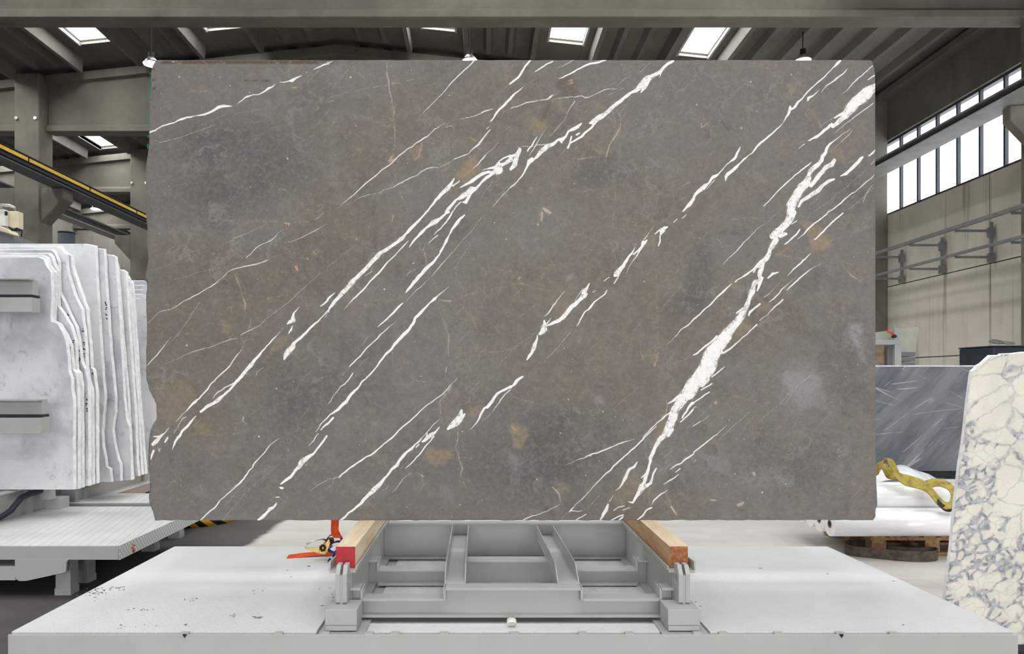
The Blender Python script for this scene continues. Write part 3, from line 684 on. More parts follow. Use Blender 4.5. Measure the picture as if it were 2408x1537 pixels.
# ================================================================== THE BROWN SLAB
VD = """W1 703,624,5 732,616,4 741,604,3 774,590,4 806,582,4 821,575,3 853,560,6 881,552,5 910,545,2 942,539,4 970,533,6 999,524,6 1027,505,9 1055,498,9 1069,499,6 1092,498,2
W1 1113,486,1.5 1130,474,3 1153,460,4 1167,453,6 1186,446,3 1219,444,3 1249,429,4 1263,418,8 1280,409,4 1295,395,1.5
W1 1315,390,2 1336,387,3 1357,380,3 1373,376,9 1392,365,5 1420,354,1.5
W1 1441,342,3 1446,340,1
W1 1472,328,1.5 1490,318,3 1518,306,4 1540,295,6
W.8 703,666,1.2 746,662,1
W.8 741,673,1.2 778,663,2 806,655,2 863,642,1.5 895,629,1.5 924,618,1.5 961,606,1.5 999,590,1.5 1045,584,1
W.5 980,569,1.2 1017,557,1.2 1055,546,1.2
W.35 1088,539,1.2 1130,528,1.2 1195,520,1.2 1233,514,1.2
W.3 968,641,1.2 924,702,1.2 881,772,1.2 821,819,1.2 727,880,1.2
W.8 783,299,2 806,293,3 835,286,3
G1 881,428,1.2 914,426,1.2
G1 938,429,1.5 961,432,2 973,418,1.5 991,429,1.2
G.7 1188,432,1.2 1205,421,1.2 1216,406,1.2
G1 1366,410,1 1383,411,5 1394,406,3
G1 1397,406,1.2 1429,421,1.2 1476,446,1.2 1514,460,1.2
G.8 1340,786,1.2 1383,812,1.5 1429,828,2 1476,844,1.5 1518,851,1.5 1540,863,1.5
G1 1256,826,1.2 1294,827,1.2
G1 987,584,2 1001,608,2
G.5 1177,765,1.2 1219,781,1.2 1249,814,1.2
G.6 1331,889,3 1373,917,1.2 1429,964,1.2 1448,987,1.2
G.5 1013,421,1.2 1083,432,1.2 1102,435,1.2
B1 1153,378,3 1270,382,3
S1 844,363,8 1030,362,5 1235,417,5 1174,431,7 1080,406,6 948,584,5 1351,743,8 795,876,5 1179,880,6
W1 1540,299,6 1563,288,2
W1 2233,286,3 2163,350,3 2111,406,2.5 2060,465,2 2008,514,2 1985,542,1.2
W.55 1540,458,1.2 1587,448,1.2 1624,432,1.2 1671,428,1.2 1723,417,1.2 1774,406,1.8 1821,401,1.2
W.6 1887,384,1.2 1952,369,1.2
W.7 1540,478,1.2 1559,472,2 1577,470,1.2
W1 1594,976,1 1610,959,2 1666,910,2.5 1704,875,3 1741,844,3 1760,826,3 1793,801,3 1826,781,3 1859,751,3 1891,720,3 1929,692,2.5 1966,665,3 2008,643,3 2027,624,1.5 2044,606,2.5 2093,580,1
W.8 1629,964,0.8 1671,940,1 1699,926,2.5 1727,917,2 1774,909,1.5 1802,895,2 1854,879,2 1891,858,3 1938,833,3 1957,826,2.5 1976,809,2.5 2008,794,3 2037,787,3 2055,790,2 2107,769,1.5 2130,758,1.5 2144,746,3 2186,731,3 2205,723,2 2224,697,3 2252,676,6 2271,648,4 2308,610,3
W.9 2165,563,2 2196,554,2 2233,542,2.5 2261,531,2 2275,521,4 2318,510,2 2346,510,2
W.9 2095,601,2 2135,591,2
W1 2400,460,7 2374,491,6 2350,512,7 2327,535,5 2320,552,4 2308,566,4 2301,573,1
W.8 2308,589,1 2289,606,3
W.6 2400,390,1.2 2376,416,1.2
W.6 2400,510,1.2 2374,521,1.2 2355,547,1.2
W.4 2400,591,1.2 2360,627,1.2
W.9 2346,669,1 2289,723,2 2275,737,4 2252,765,3 2219,795,1.2 2168,837,1
W1 2400,882,2 2364,917,2 2327,957,2 2308,978,1
W1 2400,751,14 2378,767,9 2355,777,12 2346,800,26 2336,809,18 2313,814,8 2299,809,9 2271,819,9 2243,833,9 2219,849,9 2191,866,6 2163,879,3
W1 2350,765,8 2332,786,10 2289,793,3 2271,802,2
W1 2400,730,5 2369,741,4 2350,758,3
W1 2313,823,6 2285,837,8 2261,861,6 2233,889,8 2210,912,7 2191,950,9 2177,950,4
W1 2233,884,6 2215,884,10 2196,908,14 2172,926,14 2149,940,6 2130,959,7 2107,983,9 2097,1000,8
W1 2168,950,3 2144,973,3 2126,1000,3
W1 2135,837,3 2116,866,9 2102,884,14 2079,908,11 2055,936,8 2027,969,6 1999,1000,5
W1 2158,851,3 2126,873,5
W.7 2318,847,1.2 2308,870,1.2 2275,908,1.2 2261,931,1.2
P.5 2219,730,1.2 2252,762,1.2 2271,800,1.2 2233,833,1.2 2182,868,1.2 2140,823,1.2 2163,791,1.2
C.6 1823,289,3 1820,341,3 1828,374,5 1827,421,4 1844,467,3 1856,528,3 1849,561,2 1854,599,3 1859,627,3 1854,678,2 1849,730,3
C.7 1657,315,1.2 1681,332,1.2 1702,357,2 1713,353,1.2
G.6 1702,357,1.2 1727,381,1.2
C.7 1730,437,1.2 1741,467,1.2
C.9 1844,391,3 1875,392,2 1889,406,1.2
G.7 1889,406,1.2 1919,453,1.2 1948,486,1.2
G1 1699,547,1.2 1746,556,1.2 1779,577,1.2
G1 1807,589,1.2 1823,599,3 1844,587,1.2
G1 2210,650,3 2250,666,3
G1 1849,730,3 1830,758,8 1859,748,5
G.7 1540,549,1.2 1577,584,1.2 1610,627,1.2 1648,669,1.2 1681,711,1.2 1695,748,1.2 1723,791,1.2 1727,828,1.2 1741,861,1.2 1770,898,2 1798,912,4
G.6 1983,669,3 1980,702,5 1971,739,6 1952,753,6
G.8 2004,664,1.2 2037,673,1.2 2079,680,2
C.6 1877,894,2 1901,950,2 1924,1000,2
G.8 1540,863,1.2 1634,858,1.5 1685,863,1.2
G.6 1840,781,1.2 1859,805,1.2 1863,842,1.2 1873,880,1.2
G.5 1652,702,1.2 1704,697,1.2 1727,673,1.2 1830,669,1.2
G.6 1915,748,1.2 1980,744,1.2
G.7 1948,495,1.2 2004,486,1.2
G.6 2121,655,1.2 2196,678,1.2 2271,702,1.2
D.35 1755,1000,10 1765,950,10
S1 2114,449,6 1651,362,9 1676,591,6 1936,329,5 2137,799,5 1918,767,5
P.25 1830,500,1.2 1844,500,1.2 1859,533,1.2 1826,524,1.2
P.3 1929,692,1.2 1980,673,1.2 1990,739,1.2 1943,748,1.2
W1 3168,285,7 3145,296,8 3121,313,8 3103,334,9 3060,360,14 3037,378,20 3014,402,18 2990,423,12 2967,432,8 2948,451,10 2915,477,10 2887,498,11 2859,524,13 2836,542,14 2812,556,14 2793,575,12 2775,580,5
W1 3051,378,10 3032,406,12 3014,432,3
W1 3117,322,6 3098,362,1
W1 2808,570,6 2784,599,6 2761,617,5 2737,643,6 2709,659,5 2681,673,4
W1 2733,582,5 2714,599,10 2700,608,10 2676,617,6 2662,641,6 2644,655,10 2620,659,6 2601,678,10 2573,688,13 2545,711,14 2526,734,8 2510,748,3
W1 2503,748,12 2489,758,12 2480,781,6 2461,819,4 2433,851,3 2400,882,3
W1 2728,627,4 2714,636,6
W1 2690,645,5 2681,669,4 2669,695,6
W1 2634,655,8 2639,669,6
W.8 2564,678,3 2526,683,2 2508,692,2 2461,691,2 2437,695,2
W1 2498,285,6 2475,308,6 2452,332,6 2437,357,7 2419,376,6 2400,392,6
W1 2461,406,1.5 2437,428,4 2419,442,5 2400,458,6
W.7 2512,376,1.2 2487,390,1.2
W1 2601,286,3 2573,299,4 2545,317,4 2515,339,2
W.8 2700,285,2 2662,299,2.5 2615,322,1
W1 2850,285,4 2817,296,5 2775,301,6 2747,313,5 2709,329,4 2681,346,4 2639,367,3 2625,371,1
W.9 2400,509,2.5 2437,495,2.5 2475,479,3 2517,472,2.5 2573,467,2.5 2586,457,5 2601,446,1.5 2625,439,1
W.8 2601,463,1.5 2648,457,2 2704,458,2.5 2723,453,3 2737,452,3 2751,460,3 2775,452,2 2812,437,2 2845,421,3 2868,416,2 2904,413,1.5
W.7 2861,445,2 2887,432,1.5 2925,411,1
W.5 2897,409,1 2943,368,2 2957,364,1.2
W.5 3009,341,2 3042,308,1.2 3070,287,1
W.8 2704,477,3 2690,498,2.5 2669,524,2 2667,538,1.5 2653,566,1 2625,599,2 2599,631,1.5 2587,645,1.2
W1 2524,643,2 2503,678,4 2480,711,4
W.8 2569,608,1.5 2541,645,2 2517,683,3 2489,730,2
W1 2447,706,9 2433,725,12 2423,748,13 2419,772,12 2402,795,7
W1 2400,737,8 2423,727,5
W.6 2974,446,1.2 2953,481,1.2 2908,538,1
W1 3260,936,9 3238,964,9 3210,994,3
G.6 2700,332,1.2 2700,355,1.2 2709,397,1.2 2719,439,1.2
D.35 2690,346,1.2 2709,388,1.2
P.3 2915,599,1.2 2929,617,1.2 2897,655,1.2 2873,669,1.2 2887,622,1.2
P.2 2789,692,1.2 2854,692,1.2 2859,725,1.2 2822,730,1.2
P.3 2789,467,1.2 2850,500,1.2 2812,519,1.2 2789,500,1.2
Q.45 2690,346,1.2 2709,388,1.2 2719,444,1.2 2662,444,1.2 2611,406,1.2 2634,369,1.2
Q.5 2625,442,1.2 2709,449,1.2 2707,456,1.2 2625,451,1.2
Q.5 2587,477,1.2 2597,481,1.2 2573,528,1.2 2555,575,1.2 2541,566,1.2 2559,519,1.2
G1 2672,381,3 2686,374,3 2695,392,3 2676,392,3
C.6 2882,524,2 2892,570,2 2887,599,2
C.6 2901,524,2 2920,561,2 2915,599,3 2897,636,4 2868,678,4 2854,720,4 2850,758,3
G.6 2873,786,1.5 2892,866,1.5 2894,1000,1.5
G.6 2798,688,1.2 2812,725,1.2 2850,730,1.2
G.6 2747,659,1.2 2784,678,1.2 2803,716,1.2
P.35 2508,542,1.2 2559,561,1.2 2578,599,1.2 2531,636,1.2 2494,599,1.2
P.3 2592,467,1.2 2648,472,1.2 2644,514,1.2 2601,486,1.2
G1 2480,524,1.2 2480,580,1.2 2503,622,1.2 2526,650,1.2
G.6 3079,917,1.2 3131,894,1.2 3168,873,1.2 3206,873,3 3260,854,1.2
G.6 2737,875,1.2 2798,903,1.2 2854,929,1.2 2897,940,1.2
G.6 2517,769,1.2 2606,786,1.2
C.5 2690,739,1.2 2719,748,5 2789,739,1.2
C.7 2555,978,7 2573,990,12 2587,999,10
C.5 2494,884,4 2501,889,4
G.7 2625,505,1.2 2644,538,1.2 2662,552,1.2 2737,561,1.2
S1 2758,837,5 2782,832,4 2827,839,5 2704,867,5 2906,811,5 2957,716,4
W1 3953,287,6 3939,301,7 3916,322,3 3883,353,3 3860,374,4 3827,404,3 3799,428,4 3780,453,4 3757,477,6 3742,498,7 3728,512,5
W1 3719,495,4 3719,505,10 3714,524,8 3700,547,4 3686,575,2 3668,591,3 3635,622,4 3607,648,5 3579,673,6 3555,697,6 3541,718,4 3522,732,2 3508,746,5 3485,765,4 3466,784,8 3447,800,9 3424,814,10 3415,828,9 3410,849,3
W1 3480,688,2 3471,711,6 3457,741,9 3447,751,8 3433,760,3 3405,786,2 3377,814,4 3354,828,10 3344,837,8 3330,861,5 3312,873,12 3302,884,14 3283,898,9 3265,922,8 3260,940,5
W.8 3358,844,3 3321,889,2
W.9 3986,322,2 3958,348,4 3925,374,4 3892,399,3 3862,435,1.5
W.9 3855,421,1 3822,449,4 3803,460,8 3799,472,4
W1 4103,308,3 4056,353,2.5 4009,392,3 3981,421,2 3958,442,1.5
W1 4112,355,4 4080,378,3
W1 4120,404,14 4098,421,24 4075,439,34 4052,463,32 4028,481,32 4009,500,30 3991,524,26 3981,542,18 3963,556,14 3939,580,12 3916,594,10
W1 3977,524,8 3958,538,7 3930,554,4
W1 3916,580,4 3897,599,8 3874,613,8 3855,631,8 3841,641,8 3827,648,5 3803,659,4
W.8 3785,678,3 3757,702,2
W.9 3963,528,1.5 3916,556,1.5 3864,591,1.5
W1 4112,481,2.5 4075,510,2.5 4038,538,2.5 3991,573,2 3963,594,1.5 3920,627,1.2
W1 4005,603,1.5 3963,631,2 3916,666,3 3899,678,6 3890,692,8 3883,716,9 3869,734,12 3864,753,12 3841,777,14 3817,800,14 3801,828,8
W1 3925,753,10 3911,772,14 3883,786,12 3860,819,12 3841,842,14 3827,861,12 3813,875,10
W1 3803,837,16 3794,861,22 3771,880,22 3757,903,24 3747,926,24 3733,945,26 3724,969,24 3719,1000,22
W1 3742,917,8 3719,936,6 3696,969,2
W1 3923,840,6 3897,851,10 3869,875,10 3846,898,12 3817,917,12 3789,936,10 3771,950,8 3757,973,6
W1 4056,741,6 4033,767,10 4005,791,10 3977,819,9 3953,828,4
W1 4115,704,3 4103,718,5 4084,734,3
W1 3817,760,2 3799,777,4 3766,805,4 3728,837,3 3696,866,4 3658,898,3 3625,936,3 3593,969,3 3583,973,1.2
W.7 3780,751,1.2 3752,772,1.2 3719,805,1.2 3700,823,1.2
W1 4115,819,2 4075,856,3 4038,889,2 3986,924,3 3953,955,4 3892,1000,3
W.8 4094,772,2 4115,748,2
W.7 4009,613,1.5 3991,638,2.5 3949,673,1.5 3906,711,1.5
W.6 4075,800,1.2 3991,870,1.2 3916,931,1.2 3831,997,1.2
W.6 3953,849,1.2 3972,884,1.2 3984,922,1.2
W.6 4115,880,1.2 4056,931,1.2 3986,987,1.2
W.6 3855,908,1.4 3846,940,1.2 3817,959,1.2 3808,992,1.2
W.35 4103,870,3 4075,912,3 4056,950,3
G1 3653,287,1.2 3653,324,1.2 3679,341,1.2 3696,383,1.2 3719,425,2 3728,449,1.2
G.8 3733,350,1.2 3752,392,1.2
G.8 3799,481,1.2 3817,524,1.5 3841,561,1.2 3862,589,5 3860,603,1.2
G1 3794,519,1.2 3789,542,3 3803,556,1.2
G1 3705,685,1.2 3752,673,1.2 3799,659,1.2
G.6 3728,641,1.2 3771,634,1.2
G.8 3897,711,2 3939,723,1.2 3972,748,1.2 4024,767,1.2
G.8 3326,671,1.2 3368,636,1.2
G.6 3597,706,1.2 3658,688,1.2 3705,678,1.2
G.6 3466,627,1.2 3494,664,1.2
G1 3504,880,2 3522,866,1.2
P.25 3817,524,1.2 3850,561,1.2 3862,589,1.2 3831,561,1.2 3803,556,1.2
P.25 3906,692,1.2 3972,702,1.2 3972,777,1.2 3906,730,1.2
P.2 3705,392,1.2 3733,406,1.2 3728,444,1.2
D.35 3297,875,2
D.5 3391,566,6 3424,608,6
C.6 3300,580,4 3304,601,4 3321,584,3
S1 3534,384,8 3487,601,8 3723,348,7 3438,445,5 3275,494,7 3557,523,6 3424,493,4 3735,697,5 3515,622,3
W.7 1523,1000,1.5 1500,1021,2 1476,1037,1.2
W.6 1458,1043,1.5 1383,1049,1.2
W.9 1355,1073,1.2 1322,1087,1.2 1308,1098,1.5 1294,1117,2 1275,1131,2.5 1233,1150,2.5 1191,1176,2.5 1177,1194,2 1158,1208,2.5
W.8 1540,1052,1.5 1509,1070,1.5 1481,1089,3 1448,1105,2 1401,1124,2 1336,1140,1.2
W.9 1261,1220,2 1200,1241,3 1148,1251,3 1102,1262,2.5 1069,1281,2 1045,1304,2 1008,1335,3 980,1354,2.5 942,1375,2.5 891,1403,3 867,1412,2 830,1436,2.5 806,1452,2 750,1468,2 722,1492,2 696,1518,2
W.7 1102,1122,2 1130,1108,2 1167,1094,1.5 1251,1055,1
W.6 1097,1126,1.2 1083,1133,1.2 1055,1150,1.2 1027,1157,1.2
W.5 984,1173,1.2 956,1187,1.2 933,1194,1.2 867,1206,1.2 821,1225,1.2 774,1253,1.2 692,1276,1.2
W.6 1078,1251,1.2 1027,1258,1.2 961,1274,1.2 914,1285,1.2 881,1300,1.5 821,1313,1.2
W.55 1369,1178,1.2 1303,1201,1.2 1266,1215,1.2
W.75 1509,1281,1 1476,1314,1.2 1429,1351,1.5 1397,1382,1.5 1364,1415,1.5 1326,1445,1.5 1284,1478,1.5 1261,1492,1.2 1228,1525,1.5 1172,1555,2.5 1130,1578,2.5
W.75 1111,1591,2 1069,1600,2.5 1027,1616,2 980,1635,2 919,1651,2 881,1665,1.5 839,1686,1.5 760,1717,1
W.7 938,1422,1.2 905,1468,1.5 877,1515,1.5 844,1557,1.5 811,1600,1.5 792,1623,1
W.9 804,1581,1 783,1609,2 755,1646,3 727,1679,3 694,1717,2.5
W1 1406,1443,2 1387,1468,4 1378,1492,9 1383,1504,12 1364,1511,10 1352,1522,3
W1 1380,1529,1.5 1369,1553,5 1357,1569,3
W1 1333,1541,0.8 1308,1571,2 1280,1600,4 1251,1630,4 1228,1656,5 1195,1693,9 1177,1720,12
W1 1540,1461,3 1514,1492,3 1490,1515,4 1467,1534,6 1444,1557,7 1415,1586,6 1387,1609,9 1378,1628,14 1359,1646,16 1345,1665,12 1336,1689,4
W.7 1540,1468,2 1530,1492,2
W.6 1509,1497,1.2 1511,1520,1.2
W1 1540,1412,6 1523,1429,5 1504,1440,3
W.8 1139,1642,2 1116,1665,3 1092,1698,4 1080,1720,3
G.6 975,1033,1.2 984,1077,1.2 1036,1089,1.2 1102,1122,1.2
G.7 703,1152,1.2 774,1145,1.2 830,1152,1.2 867,1173,1.2 905,1180,1.2 961,1173,1.2
G.7 1139,1047,1.2 1223,1037,1.2 1256,1045,1.2 1310,1045,1.2
G1 1340,1047,5 1359,1049,6 1355,1059,3
C.6 1106,1290,3 1130,1347,3 1144,1398,3 1155,1422,6 1153,1468,3
G.7 1008,1363,1.2 1036,1370,1.2 1088,1377,1.2
G.8 1064,1450,1.2 1092,1440,2
P.3 1041,1497,1.2 1088,1539,1.2 1083,1590,1.2 1045,1562,1.2
P.2 1125,1417,1.2 1177,1417,1.2 1177,1450,1.2 1130,1450,1.2
G.8 1191,1464,1.2 1219,1501,1.2 1237,1529,1.2 1289,1534,1.2
C.6 1181,1497,2 1172,1543,2 1162,1576,1.5 1144,1632,2 1130,1646,1.2
G.7 1242,1400,1.2 1284,1408,1.2 1331,1384,1.2 1359,1393,1.2 1411,1398,1.2 1444,1398,2
G.6 741,1511,1.2 755,1557,1.2 764,1609,1.2
G.7 933,1703,1.2 999,1707,1.2
G1 1394,1255,9 1399,1272,5
G1 1446,1215,7 1453,1220,4
G1 1476,1183,4 1486,1192,4
G.7 764,1438,1.2 816,1431,1.2 867,1436,1.2 942,1447,1.2
G.6 1083,1492,1.2 1097,1511,1.2
G.6 1448,1375,1.2 1523,1379,1.2
D.6 1050,1323,9 1064,1328,9
D.6 1434,1272,4 1453,1309,4
G.5 821,1637,1.2 886,1553,1.2 952,1590,1.2
P.3 1303,1586,1.2 1359,1576,1.2 1383,1539,1.2 1326,1632,1.2 1266,1679,1.2 1233,1703,1.2
S1 762,1014,4 751,1099,5 879,1625,10 1209,1311,5 1003,1468,5
W1 2001,1000,4 1976,1030,6 1952,1054,8 1929,1077,9 1905,1101,6 1887,1122,10 1868,1138,8 1840,1155,9 1819,1171,10 1793,1187,10 1774,1208,12 1746,1234,13 1718,1265,12 1695,1288,11 1676,1309,10 1652,1333,13 1634,1354,13 1610,1375,13 1592,1400,11 1568,1426,9 1549,1452,6 1545,1468,3
W1 1575,1375,2 1554,1393,5 1540,1408,6
W1 2109,1000,6 2093,1007,6 2069,1028,7 2046,1040,14 2027,1052,10 2004,1070,6 1985,1089,9 1966,1112,6 1943,1136,6 1926,1164,3
W1 2126,1000,4 2111,1026,5 2097,1044,4 2065,1075,3 2041,1103,2
W1 2060,1103,3 2018,1141,2
W1 1919,1133,2 1896,1157,4 1877,1178,3 1840,1215,3 1807,1251,4 1784,1281,5 1760,1304,5 1727,1337,4 1699,1365,5 1671,1396,4 1643,1426,2 1615,1459,1
W1 2186,1009,4 2168,1023,9 2149,1047,10 2121,1082,6 2109,1103,3 2107,1112,5 2095,1131,8 2086,1155,5 2074,1178,6 2069,1192,4 2051,1211,6 2027,1239,8 2004,1262,10 1985,1286,9 1966,1309,9 1943,1333,8 1919,1361,6 1908,1375,2
W.8 2271,1021,1 2243,1049,1 2215,1089,1.5 2168,1141,1.5 2135,1178,2 2097,1222,2 2079,1239,3 2037,1290,2 2022,1304,1 1990,1337,2 1957,1365,2 1924,1398,1.5 1905,1417,1
W1 1896,1424,3 1877,1440,6 1849,1468,5 1821,1497,4 1793,1520,4 1774,1536,2
W.7 2111,1347,1.5 2083,1370,2.5 2060,1389,4
W1 2060,1389,2 2041,1408,8 2018,1426,4 1994,1450,7 1976,1473,8 1957,1492,7 1943,1520,8 1915,1553,9 1887,1581,9 1859,1614,8 1840,1642,7 1812,1670,6 1774,1720,4
W.9 1861,1504,1 1835,1534,2.5 1812,1553,3 1788,1576,4 1760,1604,3 1727,1632,3 1709,1656,4 1681,1686,4 1643,1720,4
W.6 1755,1560,1 1727,1590,1.5 1699,1625,1 1681,1642,0.8
W.7 1732,1679,1.2 1690,1720,1.2
W.7 1673,1155,1.2 1634,1183,1.2 1587,1215,1.2 1540,1251,1.2
W.6 2215,1150,1.2 2177,1201,1.2 2135,1269,1.2
W.7 2004,1136,1.2 1990,1178,2
W.8 1957,1267,1.2 1929,1281,1.2 1910,1300,1.2
W.6 2400,1660,1.2 2346,1712,1.2
W.6 2400,1642,1.2 2346,1651,1.2 2271,1656,1.2
W.6 1751,1276,3 1718,1295,2
W.4 1966,1323,1.2 1990,1375,1.2
G.9 1821,1054,1.2 1868,1075,1.2 1901,1094,1.2
G.8 1849,1016,4 1844,1042,3
C.7 1997,1187,2.5 2001,1220,3 2008,1244,2 2022,1290,1.2 2046,1337,1.2
G.8 1634,1384,1.2 1671,1384,1.2 1709,1398,1.2 1765,1412,1.2 1821,1417,1.2 1896,1403,1.2
C.7 2060,1412,1.2 2069,1468,1.2 2097,1539,2 2111,1576,3 2109,1646,2.5 2111,1693,1.2 2121,1720,1.2
C.9 2069,1410,3 2123,1415,3
G.8 2140,1408,1.2 2168,1393,1.2 2196,1382,1.2 2261,1375,1.2 2332,1354,2 2360,1349,1.2
G.7 2140,1417,1.2 2172,1440,1.2 2210,1482,2 2233,1515,4 2243,1553,2 2275,1600,1.2
C.5 2116,1489,2 2191,1501,2
G.7 2140,1571,1.2 2186,1590,1.2
G.8 2229,1614,1.2 2261,1656,2 2294,1637,1.2
P.35 2200,1482,1.2 2243,1487,1.2 2238,1543,1.2 2215,1511,1.2
G1 1676,1124,6 1678,1126,4
G.5 1868,1468,1.2 1938,1482,1.2
D.5 1629,1262,1.2 1629,1309,3
D.5 1713,1159,4 1709,1234,4 1681,1244,1.2
D.4 1765,1164,8 1770,1094,8
G.5 1540,1375,1.2 1582,1375,1.2 1648,1365,1.2
G.6 2144,1679,1.2 2243,1637,1.2
S1 1941,1240,9 2327,1048,6 2382,1124,7 1950,1608,5 1807,1361,9 2053,1070,5
W1 3227,1007,2 3206,1026,3
W.8 3182,1028,3 3166,1044,3
W1 3138,1070,6 3126,1075,10 3117,1087,16 3112,1105,5
W1 3107,1112,4 3103,1136,4 3093,1157,3
W.8 3107,1084,5 3084,1101,4
W.8 3082,1059,1 3056,1094,2 3032,1126,3
W1 3046,1129,4 3037,1141,9 3023,1155,10 3014,1173,5 2990,1211,2.5 2962,1248,2 2939,1290,1.2
W1 3028,1136,6 3018,1155,5
W1 3014,1162,4 3000,1178,5 2981,1194,4
W1 2995,1136,1 2986,1164,2 2971,1192,5 2957,1211,6 2943,1234,9 2929,1253,9 2915,1267,11 2897,1286,14 2889,1293,8
W.8 2911,1286,3 2897,1314,4 2889,1330,4
W.7 2864,1304,3 2840,1319,3
W1 2854,1361,3 2845,1379,4 2817,1403,3 2798,1417,4 2784,1436,6 2770,1454,4 2751,1468,4 2733,1497,4 2714,1534,2
W.7 2700,1539,1 2653,1595,1.5 2606,1651,1.5 2559,1707,1
W1 2772,1333,3 2761,1356,6 2747,1375,14 2742,1393,14 2728,1408,9 2709,1426,11 2690,1440,13 2672,1464,11 2653,1487,11 2625,1506,11 2597,1520,8 2578,1529,6
W1 2751,1393,12 2761,1384,6
W.9 2742,1358,2 2700,1417,2
W.7 2789,1375,3 2808,1365,2
W1 2562,1508,6 2564,1525,10 2559,1543,16 2550,1557,14 2538,1569,8
W1 2592,1492,2 2573,1520,3
W1 2529,1576,2 2526,1595,5 2517,1618,9 2510,1637,12 2501,1660,8 2489,1675,9 2480,1691,4
W.9 2660,1368,1.2 2634,1398,2.5 2606,1436,3.5 2583,1468,3.5 2562,1489,2
W.7 3201,1347,1 3159,1393,1.2 3103,1461,1
W.9 3260,1501,4 3234,1527,4 3201,1553,3 3173,1586,2 3135,1623,1
W.6 3260,1667,1.2 3224,1686,1.2 3192,1705,1.2
W.5 2512,1569,1.2 2475,1595,1.2 2400,1651,1.2
W.6 2639,1506,1.2 2622,1532,1.2
C.6 2550,1000,8 2550,1023,8 2548,1037,6
C.6 2529,1052,7 2533,1056,6
G.6 2887,1000,1.5 2880,1037,2 2889,1094,1.5
G.6 2606,1009,1.2 2644,1033,1.2 2690,1049,1.2
G.9 2690,1070,1.2 2728,1089,1.2 2761,1110,2 2803,1136,1.2 2859,1169,1.2
G.8 2822,1145,1.2 2873,1122,1.2 2897,1145,1.2 2925,1169,1.2 2957,1183,1.2
G.6 3079,1225,1.5 3084,1281,1.5 3093,1351,1.5 3091,1422,1.5 3093,1515,1.5 3096,1609,1.5 3093,1703,1.5
G.9 2400,1337,1.2 2452,1335,3 2484,1344,1.2 2522,1354,1.2 2578,1368,1.5 2662,1370,1.2
C1 2440,1314,4 2449,1309,4
C.8 2508,1126,2 2536,1119,2
G.9 3014,1649,3 3021,1679,3 3028,1693,1.2
G.8 3060,1679,1.2 3079,1717,4 3093,1656,2
G.5 3103,1328,1.2 3149,1304,1.2 3196,1267,1.2 3238,1239,1.2
G.6 2475,1281,1.2 2428,1304,1.2
G.6 2541,1262,1.2 2587,1248,1.2 2630,1239,1.2 2662,1258,1.2
P.25 3009,1117,1.2 3079,1094,1.2 3093,1141,1.2 3065,1169,1.2 3018,1187,1.2
P.2 3032,1646,1.2 3089,1651,1.2 3093,1703,1.2 3065,1693,1.2
L.6 2667,1300,1.2 2690,1283,1.2 2700,1293,1.2 2681,1311,1.2 2669,1319,1.2
L.5 3201,1424,1.2 3213,1422,1.2 3215,1436,1.2 3203,1436,1.2
L.5 3210,1363,1.2 3224,1370,1.2 3217,1372,1.2
D.4 2822,1529,10 2836,1522,8
D.3 2934,1454,8 2948,1450,6
P.2 2587,1398,1.2 2662,1412,1.2 2681,1468,1.2 2611,1492,1.2
S1 3029,1322,7 2653,1635,6 2779,1176,5 2455,1164,4 2975,1568,4
W1 3738,1000,12 3724,1014,20 3710,1037,22 3696,1056,20 3672,1080,20 3653,1098,24 3635,1112,18
W1 3672,1108,16 3696,1103,8
W1 3649,1131,16 3630,1159,16 3621,1173,12 3614,1197,12 3602,1215,16 3583,1230,12 3560,1248,6 3536,1272,4 3504,1290,5 3485,1304,3 3466,1314,3 3457,1326,4
W1 3443,1333,2 3424,1351,4 3401,1375,5 3372,1403,4 3340,1431,4 3307,1459,4 3283,1482,4 3260,1499,4
W1 3588,1234,12 3583,1262,12 3574,1290,12 3583,1314,10 3550,1328,14 3541,1347,12 3536,1370,18 3527,1398,12 3520,1422,14 3508,1450,12 3494,1468,18 3480,1492,20 3466,1511,22 3447,1534,22 3424,1562,28 3415,1581,34 3396,1604,36 3372,1632,36 3354,1656,42 3340,1679,44 3330,1720,46
W.8 3579,1251,5 3560,1255,5 3546,1276,5
W1 3588,1304,8 3574,1333,10 3560,1365,4
W1 3372,1581,6 3344,1609,5 3307,1637,5 3279,1660,5 3260,1667,4
W.9 3494,1450,6 3461,1471,4
W.9 3574,1431,6 3550,1450,5 3527,1468,8 3520,1482,4
W.9 3560,1529,5 3536,1548,4 3499,1581,3 3466,1614,4 3438,1637,5 3405,1656,6
W1 3396,1651,8 3396,1656,6
W.9 3682,1405,4 3658,1431,4 3625,1459,3 3607,1482,2 3574,1511,2.5
W.9 3864,1239,1.5 3822,1258,2 3785,1286,4 3757,1309,5 3719,1347,4 3703,1365,2
W1 3813,1190,2 3775,1225,4 3757,1244,4 3728,1267,3 3700,1295,1.5
W.9 3742,1302,1 3710,1333,2 3672,1365,3.5 3639,1403,4 3616,1422,2
W.7 3668,1328,1.2 3635,1361,1.2 3607,1389,3 3593,1400,2
W1 3658,1281,4 3635,1290,7 3614,1309,4
W1 3761,1080,4 3742,1103,5 3710,1136,4 3691,1150,3
W.9 3749,1035,3 3724,1054,3
W1 3892,1005,3 3860,1028,4 3822,1054,4 3799,1077,5 3775,1103,3 3747,1126,1.5
W1 3963,1002,4 3925,1037,4 3892,1068,4 3869,1091,5 3827,1129,3
W.8 3658,1000,1.2 3607,1044,1.2 3564,1075,2 3522,1115,2.5 3494,1148,3 3461,1180,3 3429,1211,2.5 3401,1246,1.5
W.5 3480,1117,1.2 3447,1150,1.2 3382,1166,1.2
W.6 3588,1026,1.2 3504,1027,1.2 3438,1034,1.2
